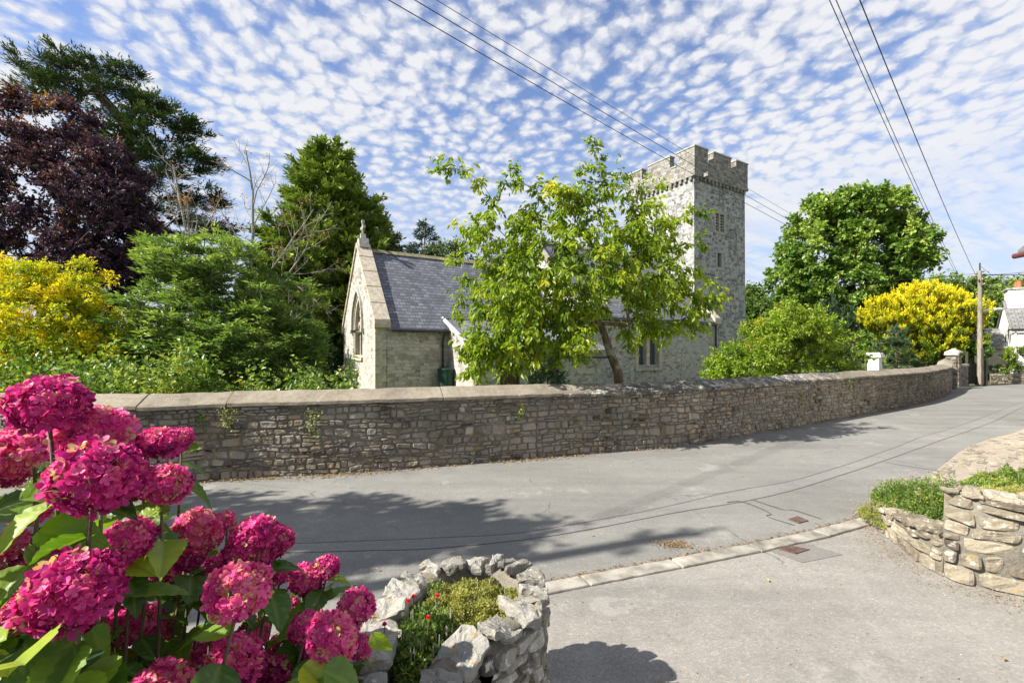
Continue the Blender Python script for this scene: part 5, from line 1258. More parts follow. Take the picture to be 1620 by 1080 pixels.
lm = [lump(1250, 550, 15.6, 95, 42, 110, 2.2), lump(1180, 580, 14.6, 60, 32, 50, 1.4), lump(1330, 565, 17.2, 50, 38, 50, 1.6), lump(1255, 510, 15.8, 55, 24, 34, 1.4), lump(1290, 520, 16, 40, 24, 22, 1.2), lump(1135, 592, 14.3, 18, 22, 10, .6), lump(1215, 530, 15.4, 40, 24, 18, 1)]
wallkeep = lambda c: (-(c[:, 0]-8.9)*.53+(c[:, 1]-13.1)*.85) > 1.0
tree('green_shrub', 'broad bright green shrub with reddish tips behind the wall beside the tower', 'shrub', (b.x, 16, .2), [(b.x, 16, .2), (b.x, 16, .7), (b.x, 16, 1.2)], lm, .1, M['l_shrub'], M['bark'], 93, nleaf=120, lsize=.115, lw=.5, kind='fold', sig=.28, ntw=10, rtip=.008, minr=.45, tb=.42, tv=.2, keep=wallkeep, twigs=True, topt=.2)
for k, (px_, top, lab) in enumerate(((1303, 480, 'leftmost dark columnar yew in the row behind the green shrub'), (1318, 474, 'second dark columnar yew from the left behind the green shrub'), (1334, 478, 'third dark columnar yew from the left behind the green shrub'), (1350, 490, 'rightmost shorter dark columnar yew beside the golden yew'))):
    p = at(px_, top, 24); h = p.z-.2
    tree('columnar_yew', lab, 'tree', (p.x, 24, .2), [(p.x, 24, .2), (p.x, 24, h*.5), (p.x, 24, h*.9)], [(p.x, 24, .2+h*.5, .33, .33, h*.5, 60), (p.x, 24, h*.85, .14, .14, h*.15, 8)], .07, M['l_yew'], M['bark'], 100+k, group='dark columnar yews in a row', nleaf=60, ltype='vert', lsize=.16, lw=.2, sig=.22, ntw=6, rtip=.006, minr=.5, tb=.5)
b = at(1455, 600, 30)
lm = [lump(1425, 505, 29.5, 52, 36, 160, 1.9), lump(1480, 495, 30, 52, 38, 176, 2.1), lump(1520, 505, 30.5, 30, 32, 80, 1.8), lump(1455, 475, 29.8, 38, 22, 80, 1.6), lump(1470, 545, 29.3, 44, 50, 192, 1.7), lump(1510, 545, 30, 36, 44, 112, 1.6), lump(1388, 500, 29.5, 26, 24, 48, 1.4), lump(1430, 540, 29.3, 38, 44, 96, 1.4)]
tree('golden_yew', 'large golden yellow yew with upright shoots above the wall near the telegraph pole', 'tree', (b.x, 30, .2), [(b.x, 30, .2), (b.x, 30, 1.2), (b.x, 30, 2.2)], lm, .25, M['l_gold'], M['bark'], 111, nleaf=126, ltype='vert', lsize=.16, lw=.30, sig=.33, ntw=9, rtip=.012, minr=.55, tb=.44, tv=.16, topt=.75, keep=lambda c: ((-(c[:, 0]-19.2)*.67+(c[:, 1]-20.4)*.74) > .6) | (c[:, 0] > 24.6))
p = at(1418, 520, 21.6)
tree('grey_conifer', 'small grey green conical conifer before the golden yew', 'conifer tree', (p.x, 21.6, .2), [(p.x, 21.6, .2), (p.x, 21.6, 2.2), (p.x, 21.6, 2.9)], [lump(1412, 562, 21.6, 24, 32, 45), lump(1416, 535, 21.6, 12, 16, 12), lump(1440, 582, 21.8, 24, 14, 16)], .06, M['l_grey'], M['bark'], 113, nleaf=90, ltype='flat', lsize=.15, lw=.3, sig=.24, ntw=9, rtip=.006, minr=.4, tb=.35)
p = at(1535, 560, 29.5)
tree('dark_bush', 'dark green leafy bush between the gate piers and the telegraph pole', 'shrub', (p.x-.5, 29.6, .0), [(p.x-.5, 29.6, 0), (p.x-.5, 29.6, 1.2)], [lump(1528, 538, 29.5, 22, 36, 40), lump(1538, 555, 29, 14, 16, 12)], .1, M['l_syc'], M['bark'], 115, nleaf=90, lsize=.18, lw=.6, sig=.35, ntw=8, tb=.2, kind='fold')
# small plants by the cottage
p = at(1576, 582, 28.9)
tree('round_bush', 'small clipped round bush before the low cream outbuilding', 'shrub', (p.x, 28.9, 0), [(p.x, 28.9, 0), (p.x, 28.9, .7)], [lump(1576, 583, 28.9, 8, 6, 16)], .05, M['l_rowan'], M['bark'], 117, nleaf=60, lsize=.10, lw=.5, sig=.12, ntw=6, tb=.5)
p = at(1612, 570, 28.6)
tree('climber_shrub', 'leafy yellow green climbing shrub in front of the white cottage', 'shrub', (p.x, 28.6, 0), [(p.x, 28.6, 0), (p.x, 28.6, .9)], [lump(1612, 565, 28.6, 16, 17, 36), lump(1600, 560, 28.6, 8, 8, 8)], .05, M['l_shrub'], M['bark'], 119, nleaf=46, lsize=.13, lw=.5, sig=.2, ntw=6, tb=.45, kind='fold')
p = at(1592, 590, 28.5)
tree('small_plant', 'little green plant hanging over the low far garden wall', 'plant', (p.x, 28.4, 0), [(p.x, 28.4, 0), (p.x, 28.4, .6)], [lump(1590, 592, 28.3, 5, 8, 10)], .03, M['l_cover'], M['bark'], 121, nleaf=40, lsize=.09, sig=.1, ntw=5)
# background trees on the right and behind the tower
bgt = [(1500, 470, 62, 44, 28, 'l_far', 'distant rounded tree just right of the sycamore behind the golden yew'), (1560, 470, 70, 50, 30, 'l_far', 'distant tree behind the top of the far telegraph pole'), (1590, 500, 52, 44, 40, 'l_far', 'distant green tree directly behind the low cream outbuilding'),
       (1640, 470, 62, 40, 34, 'l_far', 'distant tree behind the white cottage chimney'), (1205, 500, 50, 28, 22, 'l_far', 'dark rounded tree in the gap between tower and sycamore'), (1188, 478, 56, 12, 14, 'l_far', 'small distant tree top touching the right side of the tower'),
       (1240, 510, 47, 22, 22, 'l_far', 'low distant tree under the left side of the sycamore'), (1460, 500, 66, 50, 40, 'l_far', 'distant tree behind the left half of the golden yew')]
for k, (a, b_, Y, wx, wz, mt, lab) in enumerate(bgt):
    p = at(a, b_, Y); q = wz/F*Y
    tree('background_tree', lab, 'tree', (p.x, Y, 0), [(p.x, Y, 0), (p.x, Y, p.z*.4), (p.x, Y, p.z*.7)], [lump(a, b_, Y, wx, wz, 70), lump(a-wx*.5, b_+wz*.4, Y, wx*.6, wz*.8, 26), lump(a+wx*.5, b_+wz*.4, Y, wx*.6, wz*.8, 26), (p.x, Y, p.z*.55, wx/F*Y*.8, wx/F*Y*.8, p.z*.4, 40)],
         .3, M[mt], M['bark'], 130+k, group='background trees', nleaf=80, lsize=.42, lw=.6, sig=1.0, ntw=7, rtip=.03, tb=.45 if k not in (4, 5, 6) else .15, tv=.2)
# far wood closing the horizon: one mass nobody could count
r = np.random.default_rng(3); n = 46000
ang = r.uniform(R(-72), R(72), n); dist = r.uniform(95, 125, n); hh = (5.5+3*sn(ang[:, None]*20, 1, 4, 3))
P = np.stack([np.sin(ang)*dist, np.cos(ang)*dist, r.random(n)**.6*hh+.5], -1)
V, F_, T = leaves(P, rdir(r, n), rdir(r, n)+np.array([0, 0, .6]), r.uniform(.9, 2.0, n), .7, .35+.3*sn(P*.15, 1, 8, 2)+r.normal(0, .15, n))
link('far_wood', npmesh('far_wood', V, [F_], T), M['l_far'], kind='stuff')
# tree off the left edge that shades the road
lm = [(-8.7, 2.75, 5.3, 1.8, 1.25, 1.3, 110), (-7.8, 2.5, 5.9, 1.1, .8, .7, 30), (-9.3, 3.0, 4.3, 1.6, 1.1, 1.2, 60), (-7.2, 2.4, 6.1, .8, .4, .3, 10), (-10.4, 3.0, 5, 1.6, 1.3, 1.4, 60)]
tree('roadside_tree', 'tree just outside the left edge whose shadow lies on the road', 'tree', (-9.1, 2.8, 0), [(-9.1, 2.8, 0), (-9.1, 2.8, 1.5), (-9.0, 2.8, 2.8)], lm, .16, M['l_syc'], M['bark'], 151, nleaf=80, lsize=.15, lw=.6, kind='fold', sig=.33, ntw=8, rtip=.01, minr=.2, twigs=True)

# ---- low plants behind the wall on the left, weeds, litter
r = np.random.default_rng(6); n = 26000
up_ = r.uniform(0, 11.5, n); dd_ = -r.uniform(.6, 2.4, n); XY = wall_path.at(up_, 0)
XY = XY+np.stack([np.interp(up_, wall_path.u, wall_path.N[:, 0]), np.interp(up_, wall_path.u, wall_path.N[:, 1])], -1)*dd_[:, None]
hh = 1.38+.55*sn(XY, .9, 3, 3)+.35*r.random(n)**4-(up_ > 9.3)*.35
P = np.c_[XY, .22+r.random(n)**.5*np.clip(hh, .1, 2)]
V, F_, T = leaves(P, rdir(r, n)*.8+np.array([0, 0, .2]), rdir(r, n)*.6+np.array([0, 0, 1.]), r.uniform(.05, .13, n), .65, .5+.3*sn(P, .8, 2, 2)+r.normal(0, .15, n), 'fold')
link('ground_cover', npmesh('ground_cover', V, [F_], T), M['l_cover'], kind='stuff')
r = np.random.default_rng(7); n = 5000; up_ = r.uniform(11, wall_path.L, n); XY = wall_path.at(up_, 0)+np.stack([np.interp(up_, wall_path.u, wall_path.N[:, 0]), np.interp(up_, wall_path.u, wall_path.N[:, 1])], -1)*(-r.uniform(.6, 3, n))[:, None]
P = np.c_[XY, .2+r.random(n)*.45]; V, F_, T = leaves(P, rdir(r, n)*.4+np.array([0, 0, 1.]), rdir(r, n), r.uniform(.15, .4, n), .12, r.random(n))
link('long_grass', npmesh('long_grass', V, [F_], T), M['l_cover'], kind='stuff')
p = at(862, 600, 9.8)
tree('thistle_plant', 'pale grey green bushy weed showing above the coping below the cherry', 'plant', (p.x, 9.9, .2), [(p.x, 9.9, .2), (p.x, 9.9, .8)], [lump(862, 598, 9.8, 26, 14, 22, .3), lump(885, 607, 9.8, 16, 8, 7, .2)], .02, M['l_grey'], M['bark'], 161, nleaf=34, lsize=.12, lw=.4, kind='fold', sig=.14, ntw=5, rtip=.004, tb=.75)
def wallplant(px_, py_, s, lab, mat='l_cover', seed=0, tb=.6, hang=.5):
    r = np.random.default_rng(seed); c = None
    # find the wall face behind this direction
    P_ = wall_path.at(np.linspace(0, wall_path.L, 900), .03); k = int(np.argmin(np.abs(P_[:, 0]/P_[:, 1]-(px_-HX)/F))); x, y = P_[k]; z = EYE-(py_-HY)/F*y
    n = int(90*s/.1); d = r.normal(0, 1, (n, 3))*np.array([.6, .25, .9])*s; d[:, 2] -= np.abs(r.normal(0, hang*s, n)); N_ = unit(np.array([[wall_path.N[0][0], -1, .3]]))
    P = np.array([x, y-.03, z])+d; P[:, 1] = np.minimum(P[:, 1], y-.015+(P[:, 0]-x)*.35)
    V, F_, T = leaves(P, rdir(r, n)+np.array([0, -.6, -.4]), rdir(r, n)+np.array([0, -1., .5]), r.uniform(.02, .05, n), .6, tb+r.normal(0, .2, n), 'fold')
    o = link('wall_plant', npmesh('wall_plant', V, [F_], T, False, (x, y, z)), M[mat], label=lab, cat='plant', group='small plants rooted in the churchyard wall'); o.location = (x, y, z)
wallplant(323, 655, .07, 'tiny green tuft on the wall, leftmost one near the hydrangea', seed=1)
wallplant(366, 655, .13, 'wide yellowish tuft under the coping, second from the hydrangea', seed=2, tb=.75)
wallplant(498, 655, .11, 'trailing green tuft hanging under the coping left of the church corner', seed=3, hang=1.2)
wallplant(822, 648, .08, 'green tuft on the wall below the vestry door', seed=4)
wallplant(1266, 622, .16, 'long trailing green strand down the wall below the broad green shrub', seed=5, hang=2.0)
wallplant(1340, 604, .12, 'green tuft under the coping just left of the white monument', seed=6)

def litter(name, n, pts, size, mat, seed, wob=.0, z=.012, tlo=.2, thi=1.0):
    r = np.random.default_rng(seed); P = pts(r, n); P = np.c_[P, np.full(n, z)+r.random(n)*.012]
    V, F_, T = leaves(P, rdir(r, n)*np.array([1, 1, .25]), rdir(r, n)*.35+np.array([0, 0, 1.]), size*r.uniform(.4, 1.3, n), .6, r.uniform(tlo, thi, n), 'fold')
    return link(name, npmesh(name, V, [F_], T), M[mat], kind='stuff')
def alongwall(r, n):
    u = r.uniform(4, wall_path.L-2, n*3); dens_ = np.clip(.55+.6*sn(np.stack([u, u*0], -1), .25, 9, 3), .05, 1)*np.where(u > 16, .4, 1); u = u[r.random(n*3) < dens_][:n]; u = np.resize(u, n)
    d = .05+np.abs(r.normal(0, .09, n)); return wall_path.at(u, 0)+np.stack([np.interp(u, wall_path.u, wall_path.N[:, 0]), np.interp(u, wall_path.u, wall_path.N[:, 1])], -1)*d[:, None]
litter('leaf_litter', 4200, alongwall, .04, 'l_litter', 1)
def alongkerb(r, n):
    u = r.uniform(6, kp.L, n); P = kp.at(u, 0)+np.stack([r.normal(0, .03, n), np.abs(r.normal(.02, .035, n))], -1); return P
litter('leaf_litter', 1500, alongkerb, .028, 'l_litter', 2, z=.006, tlo=0, thi=.8)
def heap(px_, py_, sx_, sy_):
    x, y = gr(px_, py_)
    return lambda r, n: np.stack([x+r.normal(0, sx_, n), y+r.normal(0, sy_, n)], -1)
litter('leaf_litter', 420, heap(1066, 862, .09, .05), .022, 'l_litter', 3, z=.008, tlo=.1, thi=.8)
def byplanter(r, n):
    u = r.uniform(0, p2.L*.62, n); return p2.at(u, 0)+np.stack([np.interp(u, p2.u, p2.N[:, 0]), np.interp(u, p2.u, p2.N[:, 1])], -1)*(.06+np.abs(r.normal(0, .16, n)))[:, None]
litter('leaf_litter', 1500, byplanter, .016, 'l_litter', 4, z=.012)
litter('leaf_litter', 60, lambda r, n: np.stack([r.uniform(-3, 9, n), r.uniform(1.5, 8, n)], -1), .04, 'l_litter', 5, z=.02, tlo=.6)
# grit scattered on the driveway
r = np.random.default_rng(33); n = 900; mb = MB()
P = np.stack([r.uniform(.3, 5, n), r.uniform(1.6, 5, n)], -1); keepm = P[:, 1] < 3.8+P[:, 0]*.35; P = P[keepm]; n = len(P)
s = r.uniform(.002, .007, n); T8 = np.array([(-1, -.8, -.2), (1, -.7, -.2), (.8, 1, -.2), (-.9, .8, -.2), (0, .1, .9)])
V = np.c_[P, np.full(n, .008)][:, None]+T8[None]*s[:, None, None]*r.uniform(.7, 1.3, (n, 5, 1))
F_ = (np.array([(0, 1, 4), (1, 2, 4), (2, 3, 4), (3, 0, 4)])[None]+(np.arange(n)*5)[:, None, None]).reshape(-1, 3)
link('grit', npmesh('grit', V.reshape(-1, 3), [F_], np.repeat(r.random(n), 5)), M['palestone'], kind='stuff')

# ---- plants in the planters
def mat_plant(name, label, cat, cx, cy, z, rx, ry, h, n, mat, seed, size=.016, lw=.5, rot=0, tb=.5, dome=1.0, flowers=None, group=None, up=.6):
    r = np.random.default_rng(seed); e = empty(name, (cx, cy, z), label=label, cat=cat, group=group)
    a = r.uniform(0, 6.283, n); q = np.sqrt(r.random(n)); x, y = rx*q*np.cos(a), ry*q*np.sin(a); cs, s_ = math.cos(rot), math.sin(rot)
    X, Y_ = x*cs-y*s_, x*s_+y*cs; ht = h*(1-q**2.2*dome*.8)*(.75+.35*sn(np.stack([X, Y_], -1), 5/(rx+ry), seed, 3))
    P = np.stack([X, Y_, np.clip(ht, .01, 9)*(.25+.75*r.random(n)**.4)], -1)
    V, F_, T = leaves(P, rdir(r, n)*.8+np.array([0, 0, up]), rdir(r, n), size*r.uniform(.6, 1.4, n), lw, tb+.22*sn(P, 3/(rx+ry), seed+1, 2)+r.normal(0, .17, n), 'fold')
    link('foliage', npmesh('foliage', V, [F_], T), M[mat], e)
    k = 40; mb = MB()
    for i in range(k):
        aa, qq = r.uniform(0, 6.28), math.sqrt(r.random())*.8; x, y = rx*qq*math.cos(aa), ry*qq*math.sin(aa); x, y = x*cs-y*s_, x*s_+y*cs
        mb.tube([(x*.8, y*.8, 0), (x, y, h*.4), (x*1.04, y*1.04, h*.8)], .0022, 4, cap=False)
    mb.build('stem', M['barkpale'], e)
    return e
def blooms(e, pts, size, fm, petals=8, layers=3, seed=0):
    """small many-petalled flowers, each its own part, on thin stalks"""
    r = np.random.default_rng(seed)
    for (x, y, z) in pts:
        Ps, As, Ns = [], [], []
        for l in range(layers):
            for k in range(petals):
                a = k/petals*6.283+l*.5; t = .25+l*.5
                Ps.append((x, y, z)); As.append((math.cos(a)*math.cos(t), math.sin(a)*math.cos(t), math.sin(t))); Ns.append((-math.cos(a)*math.sin(t), -math.sin(a)*math.sin(t), math.cos(t)))
        V, F_, T = leaves(np.array(Ps), np.array(As), np.array(Ns), size*r.uniform(.8, 1.1, len(Ps)), .75, r.uniform(.3, .9, len(Ps)), 'lance')
        link('flower', npmesh('flower', V, [F_], T, True), fm, e)
        MB().tube([(x*.9, y*.9, 0), (x, y, z*.5), (x, y, z)], .0018, 4).build('flower_stalk', M['bark'], e)
M['f_red'] = leafmat('red petals', [(0, (.5, .01, .01)), (1, (.8, .03, .04))], .3)
M['f_mag'] = leafmat('magenta petals', [(0, (.45, .01, .15)), (1, (.7, .05, .3))], .3)
M['f_pale'] = leafmat('pale mauve petals', [(0, (.5, .25, .38)), (1, (.8, .62, .68))], .3)
mat_plant('sedum_mat', 'low yellow green sedum carpet filling the rounded end of the near planter', 'plant', -.23, 2.38, .60, .30, .30, .13, 26000, 'l_sedum', 201, size=.014, lw=.45, tb=.58, dome=.6)
mat_plant('succulent_clump', 'small bright green leafy clump at the back left inside the near planter', 'plant', -.43, 2.52, .56, .10, .09, .17, 1800, 'l_cover', 203, size=.02, lw=.6, tb=.55)
e = mat_plant('geranium_plant', 'leggy green plant with small red flowers in the near planter beside the hydrangea', 'plant', -.40, 2.10, .58, .16, .24, .22, 2600, 'l_cover', 205, size=.026, lw=.5, tb=.42, dome=.8)
blooms(e, [(-.05, -.02, .30), (.05, .04, .27), (.03, -.10, .25), (-.09, .05, .24)], .014, M['f_red'], 6, 3, 1)
blooms(e, [(-.16, -.10, .22)], .016, M['f_mag'], 6, 3, 2)
e = mat_plant('rockery_plant', 'green mounded rockery plant with pale mauve flowers in the low bed of the right planter', 'plant', 4.60, 4.98, .14, .50, .58, .50, 24000, 'l_cover', 211, size=.022, lw=.5, tb=.5, dome=.7)
r = np.random.default_rng(3); blooms(e, [(x, y, .44+.06*r.random()-.5*(x*x+y*y)) for x, y in r.uniform(-.40, .40, (34, 2))], .016, M['f_pale'], 7, 3, 3)
mat_plant('sedum_mat', 'yellow green sedum edging the left end of the right planter', 'plant', 4.22, 4.98, .06, .24, .48, .34, 13000, 'l_sedum', 213, size=.018, lw=.5, tb=.45)
mat_plant('sedum_mat', 'golden sedum spilling along the top of the high right planter wall', 'plant', 5.0, 3.92, .70, .85, .13, .13, 9000, 'l_sedum', 215, size=.015, lw=.5, tb=.68, rot=-.25, dome=.5)
e = mat_plant('rockery_plant', 'bright green low rockery plant in the upper bed of the right planter', 'plant', 5.05, 4.42, .70, .75, .22, .20, 12000, 'l_cover', 217, size=.022, lw=.5, tb=.62, rot=.12)
blooms(e, [(x, y, .15+.03*r.random()) for x, y in zip(r.uniform(-.5, .5, 8), r.uniform(-.1, .1, 8))], .016, M['f_pale'], 7, 3, 4)
# ================================================================== the hydrangea in front of the camera
def petalmat():
    m, g = newmat('hydrangea petals'); t = g.attr('tint'); oc = objc(g)
    n = g.noise(oc, 40, 4, .6)
    tt = g.math('ADD', t, g.math('MULTIPLY', g.math('SUBTRACT', n, .5), .25), clamp=True)
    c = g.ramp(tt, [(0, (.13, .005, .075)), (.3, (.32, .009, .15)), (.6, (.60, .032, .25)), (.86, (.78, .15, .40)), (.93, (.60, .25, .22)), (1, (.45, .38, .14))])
    tc = g.mix(1.0, c, (1.35, 1.1, 1.0), 'MULTIPLY')
    return finish(g, m, c, .5, g.bump(n, .15, .001), .35, .42, tc)
M['petal'] = petalmat()
def hleafmat():
    m, g = newmat('hydrangea leaf'); t = g.attr('tint'); v = g.attr('vein'); oc = objc(g)
    n = g.noise(oc, 16, 4, .6)
    tt = g.math('ADD', t, g.math('MULTIPLY', g.math('SUBTRACT', n, .5), .4), clamp=True)
    c = g.ramp(tt, [(0, (.014, .05, .008)), (.45, (.065, .145, .016)), (.75, (.19, .29, .025)), (1, (.38, .42, .035))])
    c = g.mix(g.math('MULTIPLY', v, .55), c, (.17, .24, .05))
    tc = g.mix(1.0, c, (2.2, 2.1, .6), 'MULTIPLY')
    return finish(g, m, c, .42, g.bump(g.math('ADD', g.math('MULTIPLY', v, -1.0), g.math('MULTIPLY', n, .3)), .5, .003), .45, .35, tc)
M['hleaf'] = hleafmat()
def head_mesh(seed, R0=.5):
    """mophead: florets of four cupped petals over a flattened ball, unit diameter"""
    r = np.random.default_rng(seed); V, F_, T = [], [], []; nb = 0
    n = 250; i = np.arange(n)+.5; ph = np.arccos(1-1.62*i/n); th = i*2.39996+r.normal(0, .12, n)
    D = np.stack([np.sin(ph)*np.cos(th), np.sin(ph)*np.sin(th), np.cos(ph)], -1)+r.normal(0, .05, (n, 3)); D = unit(D)
    lump_ = 1+.10*sn(D, .55, seed, 2)
    for k in range(n):
        d = D[k]; rad = R0*lump_[k]*(1+r.normal(0, .055)); c = d*rad*np.array([1, 1, .82]); nn = unit(d+r.normal(0, .28, 3)); a = unit(np.cross(nn, rdir(r, 1)[0])); b_ = np.cross(nn, a)
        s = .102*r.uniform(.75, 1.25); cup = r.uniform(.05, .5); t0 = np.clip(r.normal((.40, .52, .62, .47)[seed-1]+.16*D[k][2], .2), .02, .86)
        if r.random() < .02+.06*(d[2] > .5): t0 = r.uniform(.88, 1)
        rot = r.uniform(0, 1.57)
        for p in range(4):
            an = rot+p*math.pi/2+r.normal(0, .08); ax = a*math.cos(an)+b_*math.sin(an); ay = np.cross(nn, ax); ss = s*r.uniform(.85, 1.12); cu = cup+r.normal(0, .12)
            Q = [(.04, 0, 0), (.38, -.34, .05), (.78, -.47, .16), (1.06, -.24, .26+cu*.3), (1.12, .02, .22+cu*.35), (1.05, .26, .28+cu*.3), (.76, .47, .17), (.37, .34, .05), (.62, 0, -.03+cu*.12)]
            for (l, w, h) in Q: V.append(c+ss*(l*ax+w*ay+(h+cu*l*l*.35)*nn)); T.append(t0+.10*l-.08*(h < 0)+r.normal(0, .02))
            F_ += [(nb+8, nb+j, nb+(j+1) % 8) for j in range(8)]; nb += 9
        # the tiny eye
        for (l, w, h) in ((-.07, -.07, .06), (.07, -.07, .06), (.07, .07, .06), (-.07, .07, .06), (0, 0, .16)): V.append(c+s*(l*a+w*b_+h*nn)); T.append(.97)
        F_ += [(nb+j, nb+(j+1) % 4, nb+4) for j in range(4)]; nb += 5
    # dark core of stalks so one cannot see straight through
    return npmesh('flower_head', V, [np.array(F_)], T, True)
hm = [head_mesh(s) for s in (1, 2, 3, 4)]
for m_ in hm: m_.materials.append(M['petal'])
# leaf mesh: serrated, veined, gently folded
def leaf_mesh(seed):
    r = np.random.default_rng(seed); nl, nw = 22, 9; V, ve, tt = [], [], []; bend = r.uniform(.1, .45); fold = r.uniform(.1, .3)
    for i in range(nl):
        u = i/(nl-1); w = .36*(math.sin(math.pi*min(1, u*1.02)**.72)**.85)*(1-.25*u)+.002
        w *= 1+(.06 if i % 2 else -.03)
        for j in range(nw):
            s = (j/(nw-1)-.5)*2; x = u; y = s*w
            dv = abs(((u-abs(s)*.16)*9) % 1-.5)*2; vein = max(0, 1-abs(s)*9) if abs(s) < .11 else max(0, (dv-.78)/.22)*(1-abs(s)*.4)
            z = -bend*u*u+abs(s)*w*fold*1.6+.012*math.sin(u*40)*abs(s)-.010*vein
            V.append((x, y, z)); ve.append(vein); tt.append(0)
    F_ = [(i*nw+j, (i+1)*nw+j, (i+1)*nw+j+1, i*nw+j+1) for i in range(nl-1) for j in range(nw-1)]
    return np.array(V), np.array(F_), np.array(ve)
lms = [leaf_mesh(s) for s in range(5)]
HB = (-.95, 1.0, .05)
hyd = empty('hydrangea_bush', HB, label='large hydrangea bush with deep pink mophead flowers filling the lower left corner', cat='shrub')
heads = [(300, 875, 60), (265, 905, 56), (330, 1020, 64), (300, 1055, 60), (440, 905, 54), (130, 805, 60), (50, 800, 70), (455, 960, 50), (78, 632, 128), (152, 682, 130), (30, 706, 118), (253, 699, 84), (150, 745, 152), (262, 762, 88), (10, 868, 84), (200, 850, 96), (112, 925, 165), (216, 985, 90), (312, 832, 84), (400, 843, 90), (440, 848, 62), (390, 872, 84), (377, 928, 118), (484, 912, 64), (516, 894, 50), (562, 955, 74), (526, 1003, 104), (372, 1040, 104), (428, 1062, 80), (258, 1085, 110), (440, 1022, 52), (482, 988, 62), (325, 845, 66), (570, 1020, 50), (60, 950, 110), (288, 690, 44), (215, 760, 84), (100, 690, 70), (355, 820, 40), (170, 700, 96), (195, 745, 90), (150, 905, 110), (250, 985, 78), (160, 985, 90), (60, 905, 90), (340, 1068, 70), (400, 1000, 60), (420, 865, 62), (500, 1020, 60), (545, 985, 64), (225, 870, 60), (350, 900, 70), (5, 740, 80), (60, 655, 70)]
r = np.random.default_rng(17); B0 = np.array(HB); stems = MB(); LP_ = []      # leaf placements
for i, (a, b_, dpx) in enumerate(heads):
    D = .165*r.uniform(.92, 1.1) if dpx > 62 else .125
    Y = D*F/dpx; Y = min(Y, 1.75); D = dpx*Y/F
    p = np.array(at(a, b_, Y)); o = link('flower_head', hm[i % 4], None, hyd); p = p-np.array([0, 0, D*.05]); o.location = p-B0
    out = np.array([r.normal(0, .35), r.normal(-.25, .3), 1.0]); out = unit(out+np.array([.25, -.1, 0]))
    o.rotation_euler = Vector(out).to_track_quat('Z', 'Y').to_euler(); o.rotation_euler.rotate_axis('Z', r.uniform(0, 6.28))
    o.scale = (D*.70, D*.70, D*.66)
    # stem from the root to the head
    root = np.array([HB[0]+(p[0]-HB[0])*.35+r.normal(0, .05), HB[1]+(p[1]-HB[1])*.3+r.normal(0, .05), .03]); mid = root*.45+p*.55+np.array([0, 0, -.1])+r.normal(0, .03, 3)
    tt = np.linspace(0, 1, 9)[:, None]; P = root*(1-tt)**2+2*mid*tt*(1-tt)+(p-out*D*.28)*tt**2
    stems.tube(P, np.linspace(.0065, .0035, 9), 6, .5)
    hd_ = unit(P[-1]-P[-2])
    for lev, (f, s_) in enumerate(((.985, .09), (.955, .12), (.90, .14), (.84, .14), (.77, .13), (.68, .12))):
        q = P[-1]-(P[-1]-P[0])*(1-f) if f > .95 else root*(1-f)**2+2*mid*f*(1-f)+p*f**2
        az = r.uniform(0, 3.14)+lev*1.57
        for k in (0, 1): LP_.append((q, az+k*math.pi+r.normal(0, .2), r.uniform(-.55, .35)-lev*.04, s_*r.uniform(.75, 1.15), 0))
stems.build('stem', M['bark'], hyd, smooth=True, off=B0)
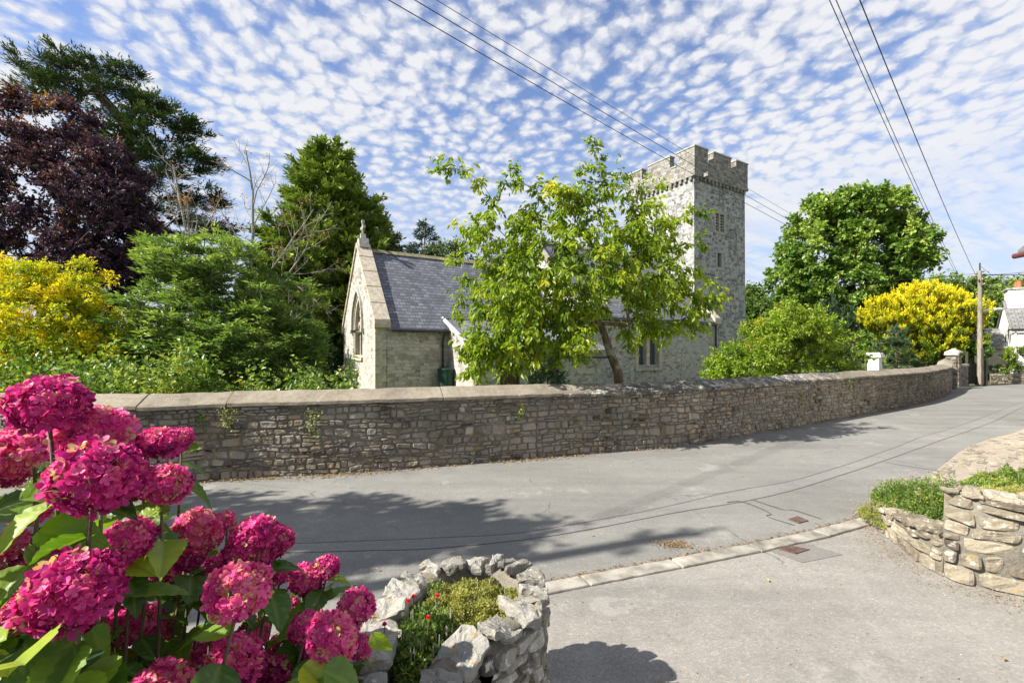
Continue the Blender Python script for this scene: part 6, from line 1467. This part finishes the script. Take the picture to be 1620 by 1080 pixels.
# fill leaves through the bush
for i in range(1700):
    a, b_ = r.uniform(-160, 540), r.uniform(700, 1250)
    if b_ < 690+max(0, (a-60))*.42+r.normal(0, 25): continue
    Y = r.uniform(.75, 1.6)
    if a > 300: Y = r.uniform(1.15, 1.6)
    p = np.array(at(a, b_, Y))
    if p[2] < .15: continue
    if min(np.linalg.norm(p-np.array(o.location)-B0) for o in hyd.children if o.name.startswith('flower_head')) < .085: continue
    if any(abs(a-h[0]) < h[2]*.72+15 and abs(b_-h[1]) < h[2]*.72+15 and Y < .165*F/h[2]+.08 for h in heads): continue
    LP_.append((p, r.uniform(0, 6.28), r.uniform(-.6, .3), r.uniform(.08, .145), .0))
for (a, b_, Y, az, pt, s_) in ((40, 1050, .62, 2.6, -.1, .15), (10, 1010, .7, 3.5, -.3, .14), (130, 1040, .70, .6, -.5, .13), (300, 1010, .98, -.7, -.4, .15), (330, 985, 1.0, 1.2, -.3, .14), (480, 1050, 1.05, -.3, -.5, .14), (510, 1060, 1.0, .4, -.6, .13), (590, 1000, 1.3, -.2, -.9, .08), (150, 810, .95, -1.2, -1.0, .13), (60, 840, .85, .2, -.2, .12), (30, 790, .8, 1.0, 0, .12), (75, 830, .8, 2.4, .1, .12)):
    LP_.append((np.array(at(a, b_, Y)), az, pt, s_, .1))
VV, FF, VE, TT = [], [], [], []; nb = 0
HP = [np.array(o.location)+B0 for o in hyd.children if o.name.startswith('flower_head')]; HR = [o.scale[0]*.5 for o in hyd.children if o.name.startswith('flower_head')]
hd2 = np.array([((h[0])/h[1], (h[2]-EYE)/h[1], h[1], q/h[1]) for h, q in zip(HP, HR)])
for (q, az, pt, s_, dt) in LP_:
    V, F_, ve = lms[r.integers(5)]
    A = np.array([math.cos(az)*math.cos(pt), math.sin(az)*math.cos(pt), math.sin(pt)]); up = np.array([0, 0, 1.])+r.normal(0, .3, 3); B_ = unit(np.cross(up, A)); N_ = np.cross(A, B_)
    q = np.array(q); hid = 0
    for f_ in (.45, .9):
        m_ = q+s_*f_*A
        if m_[1] > .2: hid += int(np.any((np.hypot(m_[0]/m_[1]-hd2[:, 0], (m_[2]-EYE)/m_[1]-hd2[:, 1]) < hd2[:, 3]*1.0) & (m_[1] < hd2[:, 2]+.02)))
    if hid: continue
    VV.append(q+s_*(V[:, 0:1]*A+V[:, 1:2]*B_+V[:, 2:3]*N_)+0); FF.append(F_+nb); nb += len(V); VE.append(ve); TT.append(np.full(len(V), np.clip(r.normal(.42, .2)+dt, 0, 1)))
me = npmesh('foliage', np.concatenate(VV), [np.concatenate(FF)], np.concatenate(TT), True, B0)
a_ = me.attributes.new('vein', 'FLOAT', 'POINT'); a_.data.foreach_set('value', np.concatenate(VE).astype(np.float32))
fo = link('foliage', me, M['hleaf'], hyd)
